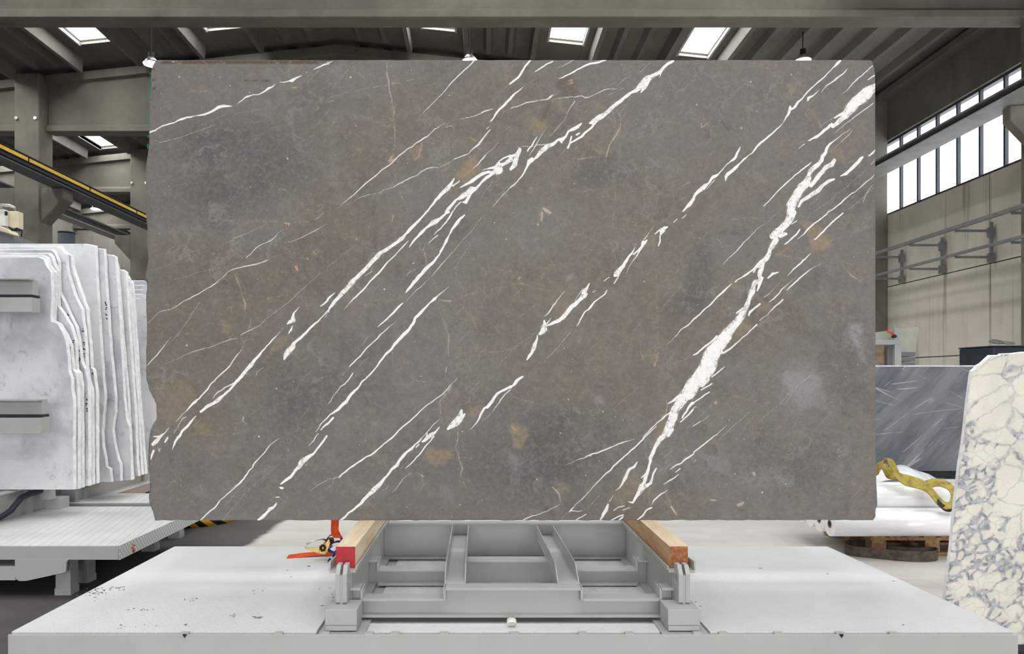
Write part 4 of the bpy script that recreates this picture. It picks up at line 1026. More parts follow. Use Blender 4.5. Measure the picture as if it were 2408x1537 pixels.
C.6 3958,1239,2 3977,1272,1.5 4009,1300,5 4033,1311,3 4061,1333,1.2
L.45 3995,1515,1.2 4056,1520,1.2 4061,1553,1.2 4033,1576,1.2 4056,1632,1.2 4070,1703,1.2 4052,1693,1.2 4009,1604,1.2 3991,1553,1.2
P.55 3761,1047,1.2 3813,1042,1.2 3869,1080,1.2 3892,1122,1.2 3911,1159,1.2 3869,1173,1.2 3817,1183,1.2 3806,1117,1.2 3789,1080,1.2
P.4 3644,1197,1.2 3682,1178,1.2 3714,1159,1.2 3710,1173,1.2 3672,1197,1.2
P.4 3466,1562,1.2 3480,1529,1.2 3513,1497,1.2 3541,1539,1.2 3522,1562,1.2 3471,1590,1.2
P.3 3541,1431,1.2 3588,1422,1.2 3625,1431,1.2 3616,1464,1.2 3560,1473,1.2
P.35 3433,1319,1.2 3471,1323,1.2 3466,1351,1.2 3438,1347,1.2
G1 3649,1197,1.2 3700,1206,2 3757,1219,1.2 3789,1218,1.2
G.8 3930,1192,2 3939,1211,2
G.7 3607,1230,1.2 3649,1253,1.2 3668,1281,1.2
G1 3433,1344,2 3461,1363,1.2
C1 3757,1014,1.2 3803,1021,2
C.8 3902,1133,1.2 3939,1119,1.2
C.5 3916,1473,2 3949,1520,2 3972,1562,1.2
C.4 3949,1337,1.5 3953,1422,1.5 3972,1506,1.5 3986,1529,1.2
G.6 3579,1515,1.2 3616,1520,1.2 3710,1553,1.2
G.6 3663,1459,1.2 3672,1487,1.2
G.6 3775,1351,1.2 3813,1398,1.2
G.6 3368,1393,1.2 3401,1422,1.2 3396,1440,1.2
G.6 3883,1389,1.2 3897,1426,1.2
W.6 3372,1122,2 3393,1155,2
W.5 3307,1145,1.2 3372,1164,1.2
S1 3292,1120,6 4082,1187,5 4033,1711,5
W1 1080,1720,4 1046,1751,4 1017,1778,3 988,1811,4 959,1845,4 935,1874,4 911,1898,8 894,1913,5 873,1934,2 844,1966,2 827,1982,2
W1 1176,1720,12 1157,1742,9 1137,1763,9 1118,1787,9 1094,1816,6 1075,1840,6 1051,1860,7 1027,1879,12 1003,1898,9 979,1910,9 959,1925,8 942,1937,6
W.9 1099,1802,4 1065,1821,3 1036,1840,3 1012,1855,3 1000,1874,2
W1 923,1958,2 901,1980,6 882,2004,7 858,2028,7 844,2052,7 824,2076,6 815,2096,4 808,2112,2
W.8 880,1958,2 858,1970,3 839,2004,2 817,2040,1.5
W1 796,2011,1.5 771,2038,3 752,2055,8 733,2076,12 716,2091,10
W1 723,2052,4 752,2052,4
W.9 788,2059,5 774,2079,4
W.8 740,2100,2 747,2120,3 752,2105,2
W1 719,2120,6 711,2144,6 708,2158,3
W1 1316,2059,1.5 1267,2093,3 1248,2124,3 1219,2153,3 1190,2185,4 1186,2197,3 1166,2216,4 1147,2245,4 1133,2264,6 1113,2283,3 1075,2317,3 1036,2356,3 1017,2380,4 979,2409,4 945,2447,3
W.6 1113,2276,2 1084,2298,1.5
W1 1540,1966,3 1508,1999,3 1484,2031,2
W1 1540,1994,6 1508,2023,3
W1 1499,2038,2 1470,2072,3 1450,2091,2
W1 1540,2052,5 1518,2076,6 1499,2100,5 1475,2129,6 1450,2149,12 1422,2168,14 1407,2192,12 1388,2216,7 1369,2240,9 1344,2254,9 1320,2271,4
W1 1318,2288,4 1328,2292,8 1337,2293,3
W.9 1320,2336,2 1306,2336,4 1292,2336,1 1272,2351,1
W1 1304,2363,3 1292,2380,5 1272,2394,10 1258,2409,7 1239,2428,9 1214,2447,6
W.7 1311,2368,2 1277,2399,2
W.8 1540,2257,1.5 1503,2274,2 1465,2303,1
W.5 1340,2156,1.2 1253,2230,1.2 1162,2307,1.2 1046,2447,1.2
W.4 1287,2134,1.2 1224,2197,1.2 1137,2288,1.2 1051,2380,1.2
W.5 1460,1898,1.2 1431,1941,1.2 1402,1980,1.2 1397,2004,1.2
W.8 1142,1756,2 1169,1761,2
W.5 1239,1725,2 1210,1744,2 1205,1768,2
G.6 824,1749,1.2 892,1773,1.2 940,1816,1.2
C.9 733,1821,2 745,1831,2
G.9 719,2023,1.2 776,2023,1.2 834,2021,1.2 901,2038,1.2 950,2033,1.2 1017,2047,1.2 1056,2062,1.2 1089,2096,1.2 1142,2105,1.2
G.7 1017,2047,1.2 1065,2040,1.2 1128,2038,1.2
G.7 974,2103,1.2 1017,2108,1.2 1089,2093,1.2
G.7 904,2079,1.2 916,2105,1.2
C1 1147,1958,5 1142,1975,3 1162,1994,2
G.9 824,2235,1.2 858,2264,2 849,2312,1.2
G.8 940,2274,1.2 950,2307,2
G.8 829,2327,1.2 834,2360,1.2
G.7 974,1848,1.2 998,1845,1.2
C.7 1397,1990,2 1402,2014,2 1426,2019,1.2 1470,2014,1.2
G.7 1508,1864,1.2 1499,1951,1.2 1494,1985,1.2
G.5 892,2322,1.2 940,2375,1.2
G.6 1347,2079,1.2 1378,2096,1.2
P.2 723,1792,1.2 873,1783,1.2 930,1864,1.2 824,2009,1.2 743,1961,1.2
P.25 921,1985,1.2 993,1990,1.2 988,2028,1.2 940,2047,1.2 921,2028,1.2
D.3 752,2009,3
S1 1217,2052,9 1352,2117,7 1299,1827,7 1380,1793,6 1519,1776,6 1437,2188,7 1477,2275,5 1489,2275,5
W1 1776,1720,4 1742,1761,4 1704,1797,4 1675,1831,6 1646,1862,8 1627,1886,10 1598,1913,9 1574,1937,6 1554,1951,4 1540,1966,4
W1 1569,1966,6 1550,1987,5 1540,1997,5
W.9 1646,1720,1.2 1627,1744,1.5 1612,1766,1.5
W1 1663,1754,3 1641,1783,3 1622,1804,3 1603,1816,3 1569,1855,2 1554,1884,2 1540,1898,2
W.6 1677,1761,1.2 1660,1783,1.2
W.5 1631,1816,1.2 1588,1860,1.2
W1 2156,1773,1 2118,1811,2 2074,1855,3 2036,1886,3 2002,1913,3 1964,1946,3.5 1935,1970,4 1906,1994,4 1877,2019,4 1848,2052,5 1810,2081,4 1781,2105,4 1742,2139,5 1709,2158,4 1675,2182,5 1636,2211,5 1598,2242,4
W.7 1598,2242,2 1569,2250,2 1540,2252,1
W.7 1569,2250,2 1564,2274,1 1547,2291,0.8
W1 2067,1968,1.5 2041,1994,2 2017,2023,2.5 1988,2055,2 1969,2076,5 1949,2093,4 1935,2110,8 1916,2124,7 1896,2144,8 1877,2168,8 1867,2187,9 1843,2206,7 1819,2235,6 1800,2259,8 1776,2288,14 1757,2307,14 1733,2327,9 1709,2351,9 1699,2365,7 1670,2389,6 1636,2413,6 1603,2445,6
W1 2065,2007,3 2050,2028,6 2031,2043,12 2012,2057,10 1997,2072,9 1983,2079,4
W.9 2009,2038,3 2002,2062,5
W1 2041,2052,4 2022,2076,3 1997,2100,4 1978,2129,4 1954,2158,4 1925,2187,3 1906,2206,1.5
W1 2171,1927,5 2166,1951,14 2161,1970,20 2142,1990,20 2123,2004,14 2108,2019,8
W1 2185,1946,6 2176,1961,8
W1 2400,1816,8 2378,1831,7 2354,1840,7 2335,1855,8 2320,1874,8 2306,1893,9 2291,1913,9 2277,1920,6 2262,1946,6 2253,1966,5 2238,1990,3 2214,2019,1.5
W.9 2400,1833,3 2368,1864,3 2342,1896,3 2310,1941,1.5 2262,1987,1
W.8 1935,2221,1 1896,2254,2 1867,2288,2 1839,2315,1.5
W.7 1829,2274,1 1819,2293,2 1795,2307,1
W.4 2200,1848,1.2 2257,1792,1.2
W.5 1916,2168,1.2 1877,2216,1.2
W1 1969,2091,4 1954,2105,3
C.8 1930,1768,2 1949,1785,2 1983,1791,2 2022,1791,1.2
C.7 2123,1816,3 2094,1840,3 2070,1889,3
C.7 2118,1821,2 2084,1874,2
C.7 2072,1889,1.2 2072,1941,2
G.8 2070,1941,1.5 2070,1966,2 2074,1980,1.2
G.8 2041,1917,2 2050,1932,1.2
G.7 1935,1913,1.2 1988,1913,1.2
C.8 2156,2014,2 2156,2057,2.5 2142,2105,2.5 2161,2158,2.5 2176,2197,3 2168,2235,2.5 2180,2259,1.2 2197,2322,1.5
G.5 2161,2149,1.2 2243,2158,1.2 2286,2173,1.2
C.6 1790,2120,1.2 1877,2124,1.2 1973,2129,1.2
G.9 1795,2129,2 1810,2177,2
G.9 1839,2149,1.2 1853,2177,1.2
C1 1969,2226,2 1990,2240,5
C.5 1988,2283,1.2 1973,2322,1.2 1916,2384,1.2
C.5 1829,2076,1.2 1848,2100,1.2 1839,2124,1.2
G.7 2262,1917,1.2 2233,1913,1.2 2204,1922,1.2
G.7 2330,1951,1.2 2378,1951,1.2
W.6 2101,1730,3 2096,1756,2
P.35 2204,1913,1.2 2262,1908,1.2 2277,1932,1.2 2238,1966,1.2 2200,1946,1.2
P.45 2022,2105,1.2 2118,2120,1.2 2132,2144,1.2 2079,2187,1.2 2022,2182,1.2 1993,2134,1.2
P.2 1752,2086,1.2 1790,2153,1.2 1747,2153,1.2
D.4 1839,2322,6 1877,2310,6
L.2 1877,1797,1.2 1949,1792,1.2 1925,1836,1.2
L.25 2065,2279,1.2 2118,2293,1.2 2127,2356,1.2 2079,2322,1.2
L.35 1742,1980,1.2 1776,1975,1.2 1766,2009,1.2
S1 2176,2026,7 1978,1765,6 2229,1864,3 2339,2270,4 1718,2072,5 1689,2094,5 2166,2375,7 1914,2384,5 2265,2352,5 2124,2429,5
W1 3260,1807,40 3238,1845,40 3214,1869,30 3195,1898,26 3175,1927,24 3166,1961,26 3151,1994,24 3137,2023,22 3122,2047,16 3098,2067,12 3084,2096,10 3069,2129,10 3060,2153,10 3055,2182,7 3050,2206,8 3036,2235,10 3031,2264,8 3021,2288,20 3012,2307,16 2992,2332,10 2978,2356,5
W1 2973,2360,6 2954,2357,3
W1 3142,1896,3 3166,1884,6 3190,1864,8
W1 3156,2019,18 3142,2043,14
W1 3260,1893,8 3238,1917,6 3209,1966,4
W1 3260,1927,5 3233,1956,4 3199,1985,3
W1 3060,2269,8 3040,2283,10
W.9 3084,2202,5 3069,2230,5 3060,2264,7
W.9 3036,2226,6 3016,2245,4
W1 3151,1939,4 3122,1961,4 3093,1985,3 3064,2014,3 3031,2047,2 3021,2057,1.2
W1 3089,2002,2 3060,2028,3 3012,2076,4 2978,2110,4 2944,2139,4 2910,2168,4 2872,2206,3.5 2833,2240,3 2807,2269,3 2776,2303,2 2737,2346,3 2708,2370,2 2684,2399,4 2677,2406,3
W.9 2684,2399,3 2718,2404,3 2742,2399,2
W.9 2985,2063,1.5 2963,2072,2 2930,2079,3 2891,2093,3 2857,2110,4 2824,2124,4 2785,2137,4 2756,2149,3 2708,2168,2 2653,2189,1
W.7 2756,2149,3 2785,2144,2
W.9 2999,2168,4 2983,2192,8 2959,2206,9 2949,2226,8 2939,2250,9 2925,2279,5 2915,2293,3 2896,2307,2
W.7 2886,2327,2 2867,2356,3
W1 2862,2372,6 2853,2394,10 2838,2418,8 2824,2442,4
W.8 2636,2368,1.2 2617,2382,2 2573,2404,2 2516,2423,3 2453,2447,4
W1 2932,2418,4 2906,2428,4 2872,2445,4
W1 2930,2428,4 2910,2445,5
W.9 2756,2416,3 2737,2430,3 2708,2446,3
W.9 2934,2377,3 2906,2384,3 2886,2399,3
W.9 2963,2384,2 2930,2394,3
W.9 3146,2303,1.5 3113,2322,4 3074,2351,4 3067,2370,2
W1 3067,2384,4 3040,2399,4 3021,2423,4 2997,2445,4
W.9 3260,2134,4 3223,2158,5 3204,2177,4 3170,2197,3 3146,2211,1.5
W.9 3199,2202,3 3175,2221,3
W.9 3197,2226,1.5 3156,2254,4 3122,2279,2
W.5 2670,2409,1.2 2641,2442,1.2
W.7 2819,2327,1.5 2785,2370,1.5 2766,2394,1.2
C1 3156,2380,5 3166,2399,6 3180,2423,3
W1 2458,1773,5 2429,1790,10 2414,1811,6 2400,1824,5
W.6 3161,2115,1.2 3117,2158,1.2
W.5 3113,2226,1.2 3151,2182,1.2
C.6 2742,2110,2 2713,2122,2 2747,2144,2
G.9 3132,1864,2 3137,1903,3 3132,1941,4 3093,1985,1.2
G.9 2419,1864,2 2448,1881,2 2511,1889,1.2
G.8 2487,2028,1.2 2520,2028,1.2 2559,2014,1.2 2621,1990,1.2
C.8 2597,2288,3 2617,2305,5 2631,2322,4 2636,2356,2
G.9 2968,2360,1.2 2930,2409,2
G.9 3021,2317,1.2 3036,2351,1.2
G.9 3060,2288,2 3050,2327,2 3060,2380,2
C.8 3127,2317,2 3146,2351,2 3175,2418,1.2
C.8 3219,2105,2 3238,2129,1.2
G.5 2814,1927,1.2 2857,1922,1.2 2910,1932,1.2
C.5 2458,1932,1.2 2482,1970,1.2
G.8 3084,2192,2 3108,2226,1.2
G.6 3007,2240,1.2 3036,2206,1.2 3055,2226,1.2
P.25 2930,2202,1.2 3002,2216,1.2 3016,2274,1.2 2992,2322,1.2 2930,2370,1.2 2857,2346,1.2 2920,2288,1.2
P.3 2593,2264,1.2 2670,2274,1.2 2674,2312,1.2 2631,2322,1.2
P.5 2400,1990,1.2 2448,1990,1.2 2482,2019,1.2 2487,2047,1.2 2448,2120,1.2 2414,2096,1.2 2400,2038,1.2
P.3 3117,1970,1.2 3151,2028,1.2 3113,2086,1.2 3064,2105,1.2 3084,2028,1.2
G.9 2410,2009,5 2419,2019,6
L.35 2795,1860,1.2 2833,1860,1.2 2843,1898,1.2 2804,1898,1.2
L.2 2400,2129,1.2 2443,2153,1.2 2429,2250,1.2 2400,2250,1.2
D.5 2930,1749,6 2934,1763,6
D.4 2862,1783,5 2877,1792,5
D.4 2836,1819,5 2804,1814,6
D.4 2653,2081,7 2588,2076,5
D.5 3021,2033,6 2997,2038,4
D.45 2569,2394,12 2602,2418,12
S1 2674,1879,8 2634,2038,6 2894,1957,5 2753,2238,7 2819,2167,5 2838,1932,7 2931,1972,6 2525,2250,8 2460,2416,5 2697,2065,5
W1 3330,1720,46 3308,1749,46 3289,1778,42 3270,1807,30 3260,1845,20
W.9 3327,1783,10 3303,1816,8
W.9 3409,1720,2 3380,1744,4 3347,1771,4
W.9 3347,1802,4 3299,1836,4
W.9 3337,1843,3 3299,1869,4 3260,1893,4
W.9 3335,1951,1 3299,1975,2 3260,2004,3
W.8 3532,1927,1.2 3462,1990,1.2 3419,2028,1.2 3376,2067,1.2
W.9 3419,1994,1 3366,2043,2.5 3327,2074,4 3289,2105,4 3260,2127,4
W.8 3274,2160,2 3260,2173,2
W.4 3337,2201,1.2 3270,2254,1.2
W.6 3843,1734,1.2 3785,1787,1.2 3727,1836,1.3 3669,1893,1.3 3626,1932,1 3558,1990,0.8
W.5 3756,1956,1.2 3732,2004,1.2 3727,2028,1.2
W.5 3530,1799,1.2 3501,1828,1.2
W.5 3274,1913,3 3260,1922,3
G.8 3332,1768,2 3361,1811,1.2 3419,1850,1.2 3453,1860,1.2 3510,1874,1.2 3558,1888,1.2 3607,1927,1.2 3669,1980,1.2 3693,2014,1.2
C.8 3448,1860,2 3477,1863,1.2
G.6 3737,2033,1.2 3722,2091,1.2 3698,2153,1.2 3686,2163,1.2
G.5 3534,1941,1.2 3539,1990,1.2 3544,2086,1.2 3525,2163,1.2
C.7 3727,1807,1.2 3713,1833,1.2
G.8 3587,1898,1.2 3669,1888,1.5 3688,1908,1.2
C.7 3924,2112,1.2 3958,2115,1.2
G.5 3621,1961,1.2 3602,2028,1.2 3592,2110,1.2
G.5 3958,2225,1.2 3987,2264,1.2 4030,2264,1.2 4078,2317,1.2
W.5 4083,2348,1.2 4117,2352,1.2
G.4 3804,2148,1.2 3741,2197,1.2
L.3 3693,1744,1.2 3862,1768,1.2 3876,1888,1.2 3790,1922,1.2 3741,1951,1.2 3751,1864,1.2 3679,1792,1.2
L.25 3645,2240,1.2 3732,2240,1.2 3727,2288,1.2 3669,2288,1.2
L.3 4001,2384,1.2 4025,2418,1.2 4011,2423,1.2
L.2 3299,2139,1.2 3428,2153,1.2 3443,2250,1.2 3332,2201,1.2
D.5 3356,2095,8 3371,2120,8
D.5 3318,2173,8 3320,2187,6
D.5 3392,2235,6 3400,2242,5
D.4 3479,2396,8 3496,2394,8
D.4 3481,2127,10
C.7 3544,2223,8 3549,2229,7
C.6 3457,2229,7 3458,2231,6
C.7 3472,2372,11 3491,2365,10
C.7 3342,2347,4 3361,2350,7
C.6 3365,1891,10 3367,1888,9
S1 3419,2274,6 3948,2141,5 3692,2277,6 3585,2315,8 3627,2197,5 3421,2364,5 3513,2342,5 3499,2063,5 3975,1771,5 3429,1975,6"""
S2 = 1/2.0
YS = 3.05
LEFT = [(141,367),(150.5,361),(166,356),(187,354.5),(196,357),(210,354),(234,351.7),(271,351.7),(309,351.2),(334,351.7),(355,349),(379,345),(398,344),(421,343.5),(444,344.7),(461,346.5),(477,344.7),(500,344),(514,344.7),(533,347),(570,347),(582,346),(601,348),(615,350.5),(626,347),(640,344),(652,343.5),(664,351.7),(678,350.5),(704,345),(725,344),(757,346),(793,346),(828,344),(860,345),(867,344.3),(884,345),(913,351),(932,360),(951,367.7),(966,369),(985,372),(1004,363),(1024,358),(1048,355.6),(1072,352.5),(1091,352),(1120,357),(1144,358),(1168,354.4),(1183,355),(1202,361.7),(1222.5,365)]
RIGHT = [(141,2046),(143,2049),(147,2051.5),(152,2053),(161,2056),(177,2058),(1070,2059),(1122,2060),(1180,2060),(1206,2058.5),(1214,2059),(1218,2056),(1222.5,2053)]
NX, NY = 870, 545
def smooth_noise(shape, cell, amp, seed):
    r = np.random.default_rng(seed); gh, gw = int(shape[0]/cell)+3, int(shape[1]/cell)+3
    g = r.random((gh, gw))*2-1
    yy = np.arange(shape[0])/cell; xx = np.arange(shape[1])/cell
    y0 = yy.astype(int); x0 = xx.astype(int); fy = yy-y0; fx = xx-x0; fy = fy*fy*(3-2*fy); fx = fx*fx*(3-2*fx)
    a = g[y0][:, x0]; b = g[y0][:, x0+1]; c = g[y0+1][:, x0]; d = g[y0+1][:, x0+1]
    return amp*((a*(1-fx)+b*fx)*(1-fy)[:, None]+(c*(1-fx)+d*fx)*fy[:, None])
v = np.linspace(0, 1, NY)
ypx = 141.5+(1222.5-141.5)*v
lx = np.interp(ypx, [p[0] for p in LEFT], [p[1] for p in LEFT]); rx = np.interp(ypx, [p[0] for p in RIGHT], [p[1] for p in RIGHT])
u = np.linspace(0, 1, NX)
PX = lx[:, None]+(rx-lx)[:, None]*u[None, :]
jt = smooth_noise((1, NX), 14, .5, 3)[0]; jb = smooth_noise((1, NX), 9, 1.0, 4)[0]
PY = np.repeat(ypx[:, None], NX, 1)
PY[0] += jt; PY[-1] += jb-.3
# rasterise the veins on this grid as signed distances
GX = PX+smooth_noise(PX.shape, 5, 1.0, 11)+smooth_noise(PX.shape, 17, 1.6, 12)
GY = PY+smooth_noise(PX.shape, 5, 1.0, 13)+smooth_noise(PX.shape, 17, 1.6, 14)
FAR = -9.0
Wd = np.full(PX.shape, FAR); Wa = np.zeros(PX.shape); Wr = np.zeros(PX.shape)
Gd = np.full(PX.shape, FAR); Ga = np.zeros(PX.shape); Gc = np.zeros(PX.shape)
Dd = np.full(PX.shape, FAR); Da = np.zeros(PX.shape)
Pt = np.zeros(PX.shape); Pl = np.zeros(PX.shape); Pd = np.zeros(PX.shape)
dy = (1222.5-141.5)/(NY-1)
def window_of(x0, y0, x1, y1, pad):
    j0 = max(0, int((min(y0, y1)-pad-141.5)/dy)); j1 = min(NY, int((max(y0, y1)+pad-141.5)/dy)+2)
    i0 = max(0, int((min(x0, x1)-pad-372)/1.95)-4); i1 = min(NX, int((max(x0, x1)+pad-343)/1.95)+10)
    return slice(j0, j1), slice(i0, i1)
def seg(x0, y0, w0, x1, y1, w1):
    pad = max(w0, w1)/2+10; sl_ = window_of(x0, y0, x1, y1, pad)
    gx, gy = GX[sl_], GY[sl_]
    if gx.size == 0: return None
    dx, dyy = x1-x0, y1-y0; L2 = dx*dx+dyy*dyy+1e-9
    t = np.clip(((gx-x0)*dx+(gy-y0)*dyy)/L2, 0, 1)
    d = np.hypot(gx-x0-t*dx, gy-y0-t*dyy)
    return sl_, (w0+(w1-w0)*t)/2-d, (w0+(w1-w0)*t)
def put(D, A, al, r, extra=None, ev=None):
    if r is None: return
    sl_, s, w = r; cur = D[sl_]; m = s > cur
    cur[m] = s[m]; A[sl_][m] = al
    if extra is not None: extra[sl_][m] = (ev if ev is not None else w[m])
def poly_field(pts, al, F_, soft=5):
    xs_ = [p[0] for p in pts]; ys_ = [p[1] for p in pts]
    sl_ = window_of(min(xs_), min(ys_), max(xs_), max(ys_), 25); gx, gy = GX[sl_], GY[sl_]
    ins = np.zeros(gx.shape, bool); dist = np.full(gx.shape, 1e9); n = len(pts)
    for i in range(n):
        (x0, y0), (x1, y1) = pts[i], pts[(i+1) % n]
        c = ((y0 > gy) != (y1 > gy)) & (gx < (x1-x0)*(gy-y0)/((y1-y0) if y1 != y0 else 1e-9)+x0); ins ^= c
        dx, dyy = x1-x0, y1-y0; t = np.clip(((gx-x0)*dx+(gy-y0)*dyy)/(dx*dx+dyy*dyy+1e-9), 0, 1)
        dist = np.minimum(dist, np.hypot(gx-x0-t*dx, gy-y0-t*dyy))
    s = np.where(ins, dist, -dist); f = np.clip((s+soft)/(2*soft), 0, 1)*al
    F_[sl_] = np.maximum(F_[sl_], f)
GP = []
for line in VD.strip().split('\n'):
    p = line.split(); k = p[0][0]; al = float(p[0][1:]); pts = []
    for q in p[1:]:
        a = q.split(','); pts.append((float(a[0])*S2, float(a[1])*S2, float(a[2])))
    if k in 'PQL': poly_field([(a, b) for a, b, c in pts], al, {'P': Pt, 'Q': Pd, 'L': Pl}[k]); continue
    if k == 'S':
        for a, b, c in pts: put(Wd, Wa, .72, seg(a, b, c*.42, a+.1, b, c*.42), Wr, 1.0)
        continue
    for (a, b, c), (d, e, f) in zip(pts, pts[1:]):
        if k == 'W':
            c_, f_ = max(.35, c*.84-.55), max(.35, f*.84-.55)
            put(Wd, Wa, al*min(1, .62+(c+f)/16), seg(a, b, c_, d, e, f_), Wr)
        elif k in 'GC': put(Gd, Ga, al*(.72 if c < 2.4 else .9), seg(a, b, c*.7-.3, d, e, f*.7-.3), Gc, 1.0 if k == 'C' else 0.15); GP.append((a, b, d, e, k))
        else: put(Dd, Da, al, seg(a, b, c, d, e, f))
    if len(pts) == 1:
        a, b, c = pts[0]
# hairline crackle: random walks that leave the gold veins and wander through the brown zones
cr_ = np.random.default_rng(5)
def walk(x, y, a, n, st, al, k, w0=.5):
    for i in range(n):
        a += cr_.normal(0, .45); x2, y2 = x+math.cos(a)*st, y+math.sin(a)*st
        if not (350 < x2 < 2055 and 145 < y2 < 1220): return
        r = seg(x, y, w0, x2, y2, w0)
        put(Gd, Ga, al, r, Gc, k); x, y = x2, y2
        if cr_.random() < .10: walk(x, y, a+cr_.choice([-1, 1])*cr_.uniform(.5, 1.3), max(2, n//2-i//2), st, al*.85, k, w0)
for a, b, d, e, k in list(GP):
    if cr_.random() < .8:
        f = cr_.random(); walk(a+(d-a)*f, b+(e-b)*f, cr_.uniform(0, 6.28), int(cr_.integers(3, 9)), 5.5, .42, .5)
for i in range(620):
    x, y = cr_.uniform(350, 2055), cr_.uniform(145, 1220)
    p_ = .25+.75*max(math.exp(-((x-z[0])/z[2])**2-((y-z[1])/z[3])**2) for z in ((480,760,260,170),(820,420,180,170),(1180,260,240,160),(1330,420,180,90),(1420,680,260,200),(1740,760,150,200),(460,960,140,90),(1480,1180,220,70),(1850,400,160,200),(800,590,180,100)))
    if cr_.random() < p_: walk(x, y, cr_.uniform(0, 6.28), int(cr_.integers(3, 12)), 5.0, float(cr_.uniform(.22, .5)), float(cr_.uniform(0, .8)))
# faint straight white hairlines parallel to the main veining
for i in range(46):
    x, y = cr_.uniform(380, 2000), cr_.uniform(180, 1180); a = -cr_.normal(.78, .07); L = cr_.uniform(25, 90)
    pts = [(x+L*t_*math.cos(a)+cr_.normal(0, .5), y+L*t_*math.sin(a)+cr_.normal(0, .5)) for t_ in np.linspace(0, 1, 5)]
    for p0, p1 in zip(pts, pts[1:]): put(Wd, Wa, .32, seg(p0[0], p0[1], .4, p1[0], p1[1], .4), Wr)
# broad tone fields: (px, py, radius x, radius y, amount)
def blobs(lst):
    f = np.zeros(PX.shape)
    for x, y, rx_, ry_, a in lst: f += a*np.exp(-(((PX-x)/rx_)**2+((PY-y)/ry_)**2))
    return f
brown = blobs([(480,760,260,170,1), (820,420,160,160,.6), (1180,260,220,140,.8), (1330,420,160,90,.4), (1420,680,260,200,.8), (1180,720,160,100,.6), (1350,930,220,90,.5),
               (1700,420,220,120,.4), (1750,760,160,120,.6), (460,960,140,90,.8), (800,590,140,80,.7), (1480,1180,220,60,.5), (2000,1180,90,60,.4), (640,640,200,90,.6), (1560,880,120,90,.4)])
grey = blobs([(600,380,170,110,1), (460,330,120,60,.5), (480,470,120,70,.6), (1420,400,90,50,.8), (1645,640,40,90,1), (1610,720,50,40,.6), (780,890,150,70,.6), (690,960,80,90,.8),
              (1330,1020,170,90,.9), (1990,800,80,160,.6), (1870,1100,160,90,.7), (600,1150,160,80,.4), (1250,1120,160,80,.7), (960,1080,250,70,.4), (760,230,80,60,.5), (1990,450,60,100,.6)])
lite = blobs([(1885,905,45,55,.8), (1910,960,90,50,.5), (1860,880,70,40,.4), (2010,790,40,40,.6), (600,1110,60,40,.6), (1240,1120,60,60,.5), (790,160,40,30,.7), (450,400,50,30,.5), (1790,1120,90,50,.5),
              (1080,880,70,50,.3), (1700,1090,60,60,.4), (700,880,50,30,.4), (1360,1060,60,40,.3), (860,990,50,50,.3), (1950,1080,50,60,.3)])
strip_ = np.clip(2.2-np.abs(PY-146)/2.6, 0, 1)*np.clip((800-PX)/60, 0, 1)*np.clip((PX-372)/8, 0, 1)
for (x, y, r) in ((361, 188, 3.5), (362, 208, 4), (362, 163, 3)): strip_ = np.maximum(strip_, np.clip(1.6-np.hypot(PX-x, PY-y)/r, 0, 1))
# ---- mesh: front grid, broken side band, back face
th = .02
X3 = (PX-CX)/F*YS; Z3 = CZ-(PY-CY)/F*YS
nv = NX*NY
co_ = np.zeros((nv, 3)); co_[:, 0] = X3.ravel(); co_[:, 1] = YS; co_[:, 2] = Z3.ravel()
idx = np.arange(nv).reshape(NY, NX)
q = np.stack([idx[1:, :-1], idx[1:, 1:], idx[:-1, 1:], idx[:-1, :-1]], -1).reshape(-1, 4)
loop = np.concatenate([idx[0, :], idx[1:, -1], idx[-1, -2::-1], idx[-2:0:-1, 0]])
bp = np.stack([PX.ravel()[loop], PY.ravel()[loop]], 1)
off = np.zeros(len(loop)); offy = np.zeros(len(loop))
onl = np.isin(loop, idx[1:-1, 0]); onr = np.isin(loop, idx[1:-1, -1]); onb = np.isin(loop, idx[-1, :]); ont = np.isin(loop, idx[0, :])
ly = bp[:, 1]
lo = -np.interp(ly, [141, 150, 250, 440, 470, 500, 600, 615, 640, 660, 680, 720, 860, 900, 950, 975, 1000, 1028, 1065, 1100, 1130, 1180, 1210, 1222], [1, 3, 2, 3, 2, 3, 2, 4, 2, 8, 7, 2, 3, 4, 2, 4, 9, 9, 7, 5, 8, 6, 4, 3])
off[onl] = lo[onl]*1.0; off[onr] = np.interp(ly[onr], [141, 1060, 1090, 1110, 1150, 1190, 1200, 1222], [1, 1, 3, 2, 4, 6, 2, 1])
offy[onb] = 1.2
off += smooth_noise((1, len(loop)), 6, .6, 9)[0]*(onl | onr)
mid = co_[loop].copy(); mid[:, 1] += th*.45; mid[:, 0] += off/F*YS; mid[:, 2] -= offy/F*YS
bk = mid.copy(); bk[:, 1] = YS+th
nl = len(loop)
allv = np.concatenate([co_, mid, bk])
la = loop; lb = np.roll(loop, -1); ma = nv+np.arange(nl); mb_ = np.roll(ma, -1); ba = ma+nl; bb = mb_+nl
q2 = np.concatenate([np.stack([la, lb, mb_, ma], -1), np.stack([ma, mb_, bb, ba], -1)])
me = bpy.data.meshes.new('stone_slab')
nq = len(q)+len(q2)
me.vertices.add(len(allv)); me.vertices.foreach_set('co', allv.ravel().astype(np.float32))
loops = np.concatenate([q.ravel(), q2.ravel(), ba[::-1]])
me.loops.add(len(loops)); me.loops.foreach_set('vertex_index', loops.astype(np.int32))
me.polygons.add(nq+1)
me.polygons.foreach_set('loop_start', np.arange(0, nq*4+1, 4).astype(np.int32))
mi = np.concatenate([np.zeros(len(q)), np.ones(len(q2)+1)]).astype(np.int32)
me.polygons.foreach_set('material_index', mi)
